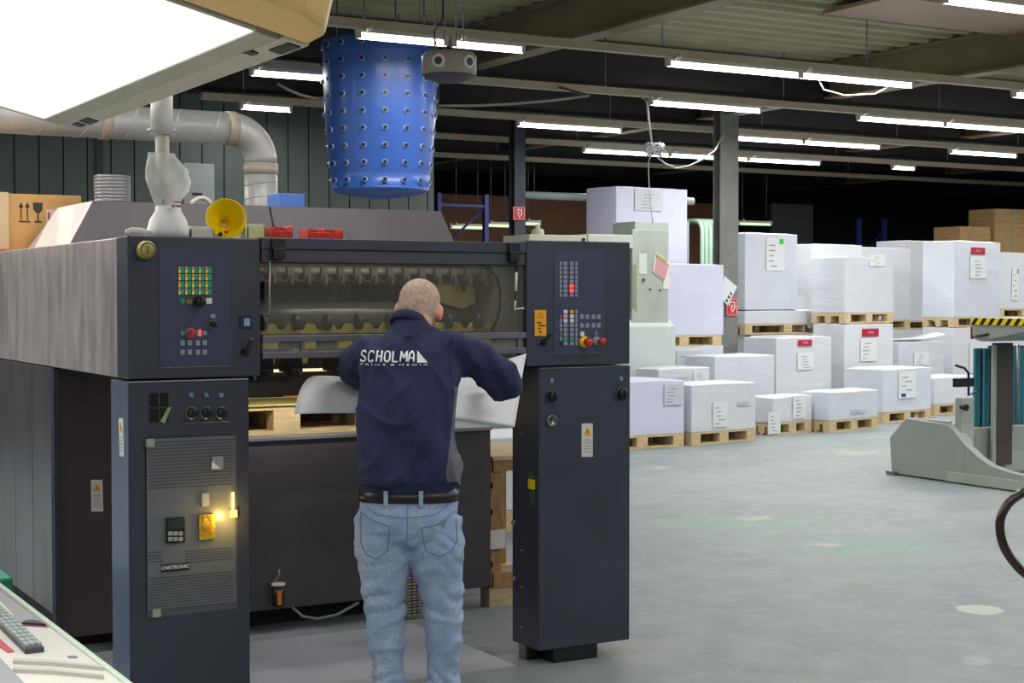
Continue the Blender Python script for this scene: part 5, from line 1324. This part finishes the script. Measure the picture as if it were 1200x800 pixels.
# H/L/M pile
t, c_, W_, zw = stack(880, 950, 392, 470, 10.95, 5, 0.6, 'white stack hidden low behind, carrying the thin stack beside the column', PB1, z_base=.144)
t, c_, W_, zm = stack(873, 972, 363, 383, 10.95, 5, 0.6, 'thin white stack with a hanging label, under the tall green-mark stack', PB1, labels=((946, 970, 364, 384, 'white'),), z_base=zw+.144)
t, c_, W_, zl = stack(873, 934, 272, 363, 10.95, 5, 0.6, 'tall white stack with a green-marked label beside the thick column', PB3, pal=False, labels=((897, 918, 279, 317, 'green'),), z_base=zm+.001)
# K pile
t, c_, W_, zk = stack(951, 1010, 379, 470, 12.1, 6, 0.6, 'white stack mostly hidden, carrying the white-capped stack', PB1, z_base=.144)
stack(951, 1010, 285, 367, 12.1, 6, 0.6, 'tall wrapped stack with a bright white cap sheet and a green side mark', PB1, labels=((966, 983, 299, 312, 'white'), (939.5, 940.5, 310, 318, 'green'))[:1], z_base=zk+.144)
# R pile
t, c_, W_, zr = stack(1008, 1067, 386, 470, 12.9, 4, 0.5, 'white stack hidden behind, carrying the plain upper stack', PB1, z_base=.144)
stack(1008, 1067, 289, 375, 12.9, 4, 0.5, 'plain unlabelled upper stack between the striped and the red-label stacks', PB1, z_base=zr+.144)
# N pile
t, c_, W_, zo = stack(1118, 1172, 383, 460, 11.2, 14, 1081, 'large white lower stack behind the hazard-striped machine', PB1, labels=((1136, 1160, 400, 436, 'white'),), z_base=.144)
stack(1118, 1172, 281, 371, 11.2, 14, 1081, 'tall upper stack with a red-headed label, topmost beside the wooden crates', PB3, labels=((1137, 1153, 290, 298, 'red'), (1136, 1155, 300, 326, 'white')), z_base=zo+.144)
t, c_, W_, zo2 = stack(1062, 1118, 386, 460, 13.4, 8, 0.6, 'lower stack almost hidden behind the red-headed pile', PB1, z_base=.144)
stack(1060, 1118, 281, 372, 13.4, 8, 0.6, 'upper stack half hidden behind the red-headed one', PB1, z_base=zo2+.144)
t, c_, W_, zq = stack(1171, 1230, 372, 460, 12.8, 4, 0.5, 'lower stack at the picture edge behind the lifting machine', PB1, z_base=.144)
stack(1171, 1230, 295, 362, 12.8, 4, 0.5, 'upper stack at the picture edge with a narrow green mark', PB1, labels=((1185, 1193, 314, 352, 'green'),), z_base=zq+.144)
# S / T / U
t, c_, W_, zt_ = stack(757, 848, 405, 470, 9.95, 0, 0.5, 'white stack with a dark-edged frame label, below the blank one', PB3, labels=((792, 822, 411, 440, 'grey'),), z_base=.144)
stack(757, 848, 308, 396, 9.95, 0, 0.5, 'blank square white stack in front of the thick column', PB2, z_base=zt_+.12)
t, c_, W_, zv = stack(722, 805, 322, 470, 12.3, 6, 687, 'tall supporting stack hidden behind the pale green cutter', PB1, z_base=.144)
stack(722, 805, 217, 303, 12.3, 6, 687, 'highest lavender white stack with a grey framed label', PB2, labels=((743, 775, 223, 247, 'grey'),), z_base=zv+.144)

# pale green cutter between ------------------------------------------------------
GV = 9.3
t = thing('paper_cutter', 'pale grey green machine with taped notes behind the press tower', 'cutting machine', (at(750, 347, GV).x, GV, 0))
xa, xb = at(742, 0, GV).x-.9, at(787, 347, GV).x
zt = at(760, 257, GV).z; zmid = at(760, 380, GV).z
MB().box(at(744, 347, GV+.06).x, xb-.0, GV+.06, GV+.55, zmid, zt-.02).build('upper_housing', PALEG, t, .01)
MB().box(at(742, 347, GV).x, xb-.03, GV+.02, GV+.06, zmid, zt-.12).build('sloped_front', mat('pale_glass_front', 'a8aea6', .3, 0, 3, .12), t, .01)
m = MB(); P = [(GV-.0, zmid+.0), (GV+.06, zmid+.06), (GV+.55, zmid+.06), (GV+.55, .0), (GV-.06, .0), (GV-.06, zmid-.02)]
m.prism(P, lambda a, b_: Vector((xb-.95, a, b_)), lambda a, b_: Vector((xb+.02, a, b_))); m.build('lower_body', mat('pale_lower', 'bcc6c4', .5, 0, 3, .05), t, .01)
a, b2 = at(620, 270, GV-.1).x, at(689, 270, GV-.1).x; c_ = at(742, 270, GV-.1).x
z0, z1 = at(0, 280, GV-.1).z, at(0, 259, GV-.1).z
MB().box(a, b2-.01, GV-.1, GV+.5, z0, z1-.01).build('head_box', BEIGE, t, .01)
MB().box(b2, c_, GV-.1, GV+.5, z0+.02, z1+.01).build('head_box', mat('pale_beige', 'b9bdb2', .5), t, .01)
MB().box(at(682, 0, GV-.1).x, at(686, 0, GV-.1).x, GV-.105, GV-.1, at(0, 272, GV-.1).z, at(0, 264, GV-.1).z).build('black_switch', BLACK, t)
MB().box(a+.2, xb-.6, GV+.1, GV+.4, 0, z0).build('column_leg', PALEG, t)
m = MB(); v = GV+.014
def wq(pts, M_, name, vv=v):
    mm = MB(); Q = [at(x, y, vv) for x, y in pts]; mm.prism([(q.x, q.z) for q in Q], lambda a, b_: Vector((a, vv, b_)), lambda a, b_: Vector((a, vv+.006, b_))); return mm.build(name, M_, t)
wq([(749, 297), (758, 297), (758, 321), (749, 321)], mat('note_white', 'c9ccca', .6), 'taped_note'); wq([(741, 310), (746, 310), (746, 366), (743, 358), (741, 362)], mat('olive_strip', '8a8a74', .6), 'hanging_strip')
wq([(768, 295), (786, 308), (781, 331), (765, 318)], WHITE, 'taped_note', v-.006); wq([(770, 301), (784, 310), (779, 328), (767, 317)], mat('pink_print', 'c48f98', .6), 'note_print', v-.012); wq([(769, 297), (782, 306), (781, 310), (769, 301)], mat('olive_print', '9a9a50', .6), 'note_print', v-.014)
wq([(778, 325), (785, 322), (784, 339), (777, 338)], WHITE, 'taped_note', v-.004)
m = MB()
for x, y, r_ in ((754, 328, .02), (762, 339, .012), (773.5, 340, .012)): q = at(x, y, v); m.cyl((q.x, v-.01, q.z), (q.x, v+.01, q.z), r_, 12)
m.build('knobs', mat('brown_knob', '4c4238', .5), t)
# items on top of cutter
q = at(638, 262, GV-.05)
tag(MB().lathe([(.075, q.z-.02), (.075, q.z+.02), (.06, q.z+.05), (.03, q.z+.055), (.03, q.z+.1), (.0, q.z+.1)], (q.x+.0, GV+.1, at(0, 259, GV-.1).z-q.z+.012), 'z', 18).build('white_canister', BEIGE), 'small pale canister on top of the beige cutter head', 'canister')

# green pipe bundle ---------------------------------------------------------------
PGM = mat('pale_green_hose', 'a9cbb4', .4, 0, 4, .06, coat=.3)
GPV = 14.5
t = thing('hose_bundle', 'row of pale green pipes bending down beside the thick column', 'pipe bundle', (at(824, 300, GPV).x, GPV, 0))
zb_t = at(0, 230, GPV).z
for i in range(5):
    u = at(817+i*4.9, 300, GPV+.25).x+.1; 
    pts = [Vector((u, GPV+.25, 0.02)), Vector((u, GPV+.25, zb_t-.2))]
    for k_ in range(1, 7): a = math.pi/2*k_/6; pts.append(Vector((u, GPV+.25+.18*(1-math.cos(a)), zb_t-.2+.18*math.sin(a))))
    pts.append(Vector((u, GPV+2.0, zb_t-.02)))
    MB().tube(pts, .036, 12).build('pipe', PGM, t)
MB().box(at(811, 0, GPV).x, at(815, 0, GPV).x, GPV+.15, GPV+.4, 0, zb_t-.05).build('guide_rail', mat('rail_blue_grey', '8c9aa4', .5, .3), t)
t = thing('horizontal_pipe', 'pale horizontal pipe between the dark column and the green pipes', 'pipe', (da, 13.13, at(0, 228, 13.13).z))
MB().cyl((at(603, 228, 13.13).x, 13.13, at(603, 228, 13.13).z), (at(812, 233, 13.13).x, 13.13, at(603, 228, 13.13).z), .055, 14).build('pipe', mat('pale_pipe', '9aa8a6', .5), t)

# racks and far things ---------------------------------------------------------------
def rack(x0, x1, yt, v, label, shelf_ys=(), xmid=None):
    a, b2 = at(x0, 300, v).x, at(x1, 300, v).x; zt = at(x0, yt, v).z
    t = thing('pallet_rack', label, 'rack', (a, v, 0))
    for u in (a, b2):
        for vv in (v,): MB().box(u-.035, u+.035, vv-.04, vv+.04, 0, zt).build('upright', BLUEP, t)
    MB().cyl((a, v, zt-.9), (b2, v, zt-.2), .02, 6).build('brace', BLUEP, t)
    for y in shelf_ys:
        z = at(x0, y, v).z
        for vv in (v,): MB().box(a, b2, vv-.03, vv+.03, z-.02, z+.02).build('beam', BLUEP, t)
    return t
rack(514, 569, 226, 15.5, 'blue racking frame in the dark gap behind the press hood', (240,))
p = at(517, 227, 19); q = at(700, 285, 19)
tag(MB().box(p.x, at(840, 240, 19).x, 19, 19.15, 0, p.z).build('plywood_wall', mat('dark_brown_ply', '6b4630', .7, 0, 1.5, .15)), 'brown board partition in the dark behind the racking', 'partition')
rack(1006, 1036, 256, 17.5, 'dark blue racking frame behind the white-capped stack', ())
# low lit tubes in the rack area
for (xa, ya, xb, yb, v, lab) in ((528, 266, 566, 264, 16.8, 'dim greenish tube behind the blue racking, first of the low row'), (569, 264, 598, 262, 16.8, 'dim greenish tube left of the dark column, low row'), (613, 262, 632, 260, 16.8, 'dim greenish tube just past the dark column, low row'), (865, 262, 903, 257, 17.0, 'low tube seen right behind the thick column')):
    a, b2 = at(xa, ya, v), at(xb, yb, v); fluor(a.x, b2.x, v, lab, a.z, 6, 'low tubes in the racking area')
# wooden crates on shelf at right
SHV = 14.8
zs_ = at(0, 281, SHV).z
t = thing('storage_shelf', 'pale shelf beam carrying wooden crates behind the tall stacks', 'shelf', (at(1090, 300, SHV).x, SHV, 0))
MB().box(at(1085, 0, SHV).x, at(1260, 0, SHV).x, SHV, SHV+.9, zs_-.13, zs_).build('shelf_board', mat('pale_shelf', '8e8f84', .6), t)
for x in (1088, 1250): MB().box(at(x, 0, SHV).x-.05, at(x, 0, SHV).x+.05, SHV, SHV+.9, 0, zs_-.13).build('upright', BLUEP, t)
for x in (1174,): MB().box(at(x, 0, SHV).x-.04, at(x, 0, SHV).x+.04, SHV-.05, SHV, 0, zs_-.13).build('wooden_prop', WOODD, t)
def crate(x0, x1, y0, y1, lab):
    p, q = at(x0, y1, SHV), at(x1, y0, SHV); t = thing('wooden_box', lab, 'crate', (p.x, SHV, zs_), 0, 'wooden crates on the shelf')
    dz_ = zs_+.001-p.z if True else 0
    z0 = p.z if abs(p.z-zs_) > .12 else zs_+.001
    z0 = zs_+.001
    MB().box(p.x, q.x, SHV+.05, SHV+.7, z0+.06, q.z).build('box_body', mat('light_crate_wood', 'd6b07a', .7, 0, 3, .15, .1, 60, (1, 1, 8)), t)
    for f in (.1, .8): MB().box(p.x+(q.x-p.x)*f, p.x+(q.x-p.x)*(f+.08), SHV+.04, SHV+.71, z0, z0+.06).build('skid', WOODD, t)
    MB().box(p.x+(q.x-p.x)*.25, p.x+(q.x-p.x)*.33, SHV+.03, SHV+.05, z0+.06, q.z).build('batten', WOODP, t)
crate(1168, 1240, 247, 281, 'large pale wooden crate on the shelf at the picture edge')
crate(1127, 1163, 266, 281, 'low long wooden crate on the shelf above the red-headed stack')
# grey door panel at far
p = at(905, 285, 19.5); q = at(953, 240, 19.5)
tag(MB().box(p.x, q.x, 19.5, 19.6, 0, q.z).build('grey_panel', mat('far_grey_panel', '5a5c60', .6)), 'dim grey panel standing in the dark beyond the tall stacks', 'panel')
# tangled cable hanging
HV = 8.42
t = thing('hanging_cable', 'white cable hanging from the roof in a tangled knot', 'cable', at(760, 190, HV))
A = lambda x, y: at(x, y, HV-.1)
m = MB(); m.tube([Vector((A(757, 100).x, HV, 3.865)), A(758, 118), A(760, 140), A(764, 168)], .012, 8)
kn = []
for i in range(40):
    a = i*.95; kn.append(A(768, 176)+Vector((math.cos(a)*.11*(1+.3*math.sin(i*1.7)), .03*math.sin(i*2.1), .075*math.sin(a*1.3)+.01)))
m.tube(kn, .0105, 6)
m.tube([A(764, 178), A(760, 190), A(760, 205), A(761, 225), A(765, 262)], .005, 6)
m.tube([A(770, 184), A(780, 192), A(793, 197), A(808, 194), A(825, 186), A(838, 176), at(842, 168, 9.6), at(850, 156, 10.65)], .009, 8)
m.build('cable', mat('white_cable', 'c4c4c8', .5), t)
# cable sag lines
for (pts, lab) in ((((952, 92), (965, 105), (990, 112), (1025, 110), (1062, 98)), 'thin beige cable sagging under the near lit pair'),):
    tag(MB().tube([Vector((at(*pts[0], 6.0).x, 6.0, 3.9))]+[at(x, y, 6.0) for x, y in pts[1:-1]]+[Vector((at(*pts[-1], 6.0).x, 6.0, 3.9))], .009, 6).build('sagging_cable', CONDM), lab, 'cable')
# ceiling panel
p, q = atz(1010, 0, 4.47), atz(1160, 22, 4.47)
t = tag(MB().box(8.6, 11.6, 4.9, 5.9, 4.42, 4.46).build('ceiling_panel', mat('salmon_panel', 'a58d7c', .6)), 'plain brownish panel fixed under the roof at the top corner', 'panel')

# ================================================================== LIFTING MACHINE AT RIGHT
LG = mat('lift_grey_green', '9aa19b', .45, 0, 2, .05, coat=.1)
LGT = mat('lift_top', 'aab0a6', .5, 0, 3, .06)
TEAL = mat('teal_mast', '2c7c8c', .45, 0, 3, .1); MASTB = mat('brown_mast', '4c4447', .5, .2, 3, .1)
t = thing('pile_turner', 'grey green pile lifting machine with teal mast and hazard-striped top', 'lifting machine', (8.9, 4.0, 0))
prof = [(4.80, .012), (4.83, .34), (4.80, .37), (4.62, .535), (4.1, .515), (4.02, .46), (3.9, .355), (3.75, .26), (3.6, .195), (3.4, .16), (3.2, .145), (2.0, .14), (2.0, .012)]
bu = at(1142, 510, 3.9).x
m = MB(); m.prism([q for q in prof if q[0] > 3.85]+[(3.9, .012)], lambda a, b_: Vector((8.5, a, b_)), lambda a, b_: Vector((bu, a, b_))); m.build('base_housing', LG, t, .008)
m = MB(); m.prism([(3.899, .012)]+[q for q in prof if q[0] <= 3.9], lambda a, b_: Vector((8.5, a, b_)), lambda a, b_: Vector((8.58, a, b_))); m.build('base_side_wall', LG, t, .004)
MB().box(8.485, 8.5, 2.0, 4.1, .012, .1).build('kick_strip', LGT, t, .003)
MB().box(8.46, 8.6, 4.72, 4.83, 0, .035).build('corner_foot', GREYM, t)
MB().box(8.54, bu-.04, 4.12, 4.58, .522, .54).build('top_plate', LGT, t, .004)
p0 = at(1127, 470, 4.0); p1 = at(1142, 470, 4.0)
MB().box(p0.x, p1.x, 4.0, 4.08, .3, at(1135, 466, 4.0).z).build('side_post', LG, t, .006)
m = MB(); q = at(1128, 477, 3.98); m.cyl((q.x, 3.94, q.z), (q.x, 4.0, q.z), .02, 12); m.cyl((q.x, 3.93, q.z), (q.x, 3.95, q.z), .03, 12); m.build('black_knob', BLACK, t)
m = MB(); m.tube([at(x, y, 4.05) for x, y in ((1120, 428), (1130, 431), (1135, 437), (1135, 463), (1146, 458))], .012, 8); m.box(at(1125, 0, 4.05).x, at(1146, 0, 4.05).x, 4.05, 4.1, at(1135, 453, 4.05).z, at(1135, 443, 4.05).z)
m.build('handle_bracket', BLACK, t, .002)
MV = 4.5
def mast(xa, xb, yt, M_, n, vv=MV, d=.03): 
    a, b2 = at(xa, 450, vv).x, at(xb, 450, vv).x; return MB().box(a, b2, vv, vv+d, .1, at(xa, yt, vv).z).build(n, M_, t, .004)
mast(1143, 1149, 408, TEAL, 'teal_rail', 4.4); mast(1150, 1156, 408, BLACK, 'dark_gap', 4.46); mast(1154, 1160, 408, TEAL, 'teal_rail', 4.42)
mast(1160, 1166, 405, BLACK, 'dark_gap', 4.46); mast(1164, 1168, 404, LG, 'mast_edge', 4.2); mast(1168, 1187, 402, MASTB, 'brown_mast', 4.2, .06)
mast(1190, 1196, 408, TEAL, 'teal_rail', 4.4); mast(1199, 1206, 408, TEAL, 'teal_rail', 4.4); mast(1187, 1230, 405, mat('mast_backing', '22343c', .5), 'mast_backing', 4.55)
MB().cyl((at(1193, 400, 4.38).x, 4.38, .45), (at(1193, 400, 4.38).x, 4.38, 1.2), .012, 8).build('chrome_rod', GREYM, t)
# head: its striped long side faces -u
HU = 9.05
def hv(x, y): q = atu(x, y, HU); return (q.y, q.z)
P = [hv(x, y) for x, y in ((1139, 381), (1139, 392), (1143, 398), (1150, 400), (1200, 388), (1262, 374), (1262, 372), (1200, 381))]
m = MB(); m.prism([hv(1139, 380), hv(1139, 392), hv(1143, 398), hv(1150, 400), hv(1200, 389), hv(1262, 378)], lambda a, b_: Vector((HU, a, b_)), lambda a, b_: Vector((HU+.75, a, b_))); m.build('head_housing', LG, t, .006)
va, vb = hv(1139, 380)[0], hv(1262, 380)[0]; zt1 = hv(1139, 372)[1]; zt0 = hv(1139, 381)[1]-.0
MB().box(HU-.01, HU+.75, vb, va+.01, zt0, zt1).build('head_plate', LGT, t, .003)
m = MB().use(YELLOW).box(HU-.014, HU-.011, vb, va, zt0+.006, zt1-.004).use(BLACK)
q = va; hh = zt1-zt0-.01
while q > vb+.1:
    m.prism([(q, zt0+.006), (q-.045, zt0+.006), (q-.045-hh*.8, zt1-.004), (q-hh*.8, zt1-.004)], lambda a, b_: Vector((HU-.016, a, b_)), lambda a, b_: Vector((HU-.013, a, b_))); q -= .1
m.build('hazard_stripe', None, t)
m = MB(); m.tube([atu(x, y, HU-.02) for x, y in ((1143, 394), (1150, 393), (1158, 391.5))], .012, 8); m.build('black_grip', BLACK, t)
MB().box(HU-.005, HU+.03, va, va+.012, hv(1139, 397)[1], hv(1139, 383)[1]).build('red_edge', REDLAB, t)
MB().box(at(1144, 500, 4.28).x, 11.0, 4.28, 4.36, .02, at(1150, 501, 4.28).z).build('rear_deck', LG, t, .01)
# near hose loop
HY = 4.2
def ph(x, y): return prs((x-600)/F*HY, HY, 1.65-(y-347)/F*HY)
pts = [ph(1260, 545), ph(1225, 562), ph(1200, 578), ph(1186, 588), ph(1177, 602), ph(1174, 617), ph(1177, 636), ph(1185, 652), ph(1197, 667), ph(1215, 685), ph(1250, 740)]
e = ph(1290, 820); pts += [ph(1275, 800), Vector((e.x, e.y, .02)), Vector((e.x+.3, e.y+.1, .02))]
fst = ph(1330, 560); pts = [Vector((fst.x+.1, fst.y, .02)), Vector((fst.x+.05, fst.y, .5)), ph(1310, 545)] + pts
t = thing('cable_loop', 'glossy dark brown cable loop at the picture edge', 'cable', (pts[0].x, pts[0].y, 0))
# smooth
out = []
for i in range(len(pts)-1):
    p0 = pts[max(0, i-1)]; p1 = pts[i]; p2 = pts[i+1]; p3 = pts[min(len(pts)-1, i+2)]
    for k_ in range(6):
        u_ = k_/6; out.append(.5*((2*p1)+(p2-p0)*u_+(2*p0-5*p1+4*p2-p3)*u_*u_+(3*p1-p0-3*p2+p3)*u_**3))
MB().tube(out, .0125, 12).build('rubber_sleeve', mat('brown_black_rubber', '2c1c1a', .25, 0, 6, .2, coat=.5), t)
MB().tube([q+Vector((-.004, -.009, .006)) for q in out[10:30]], .0045, 6).build('orange_wire', mat('orange_wire', 'c06a28', .4), t)
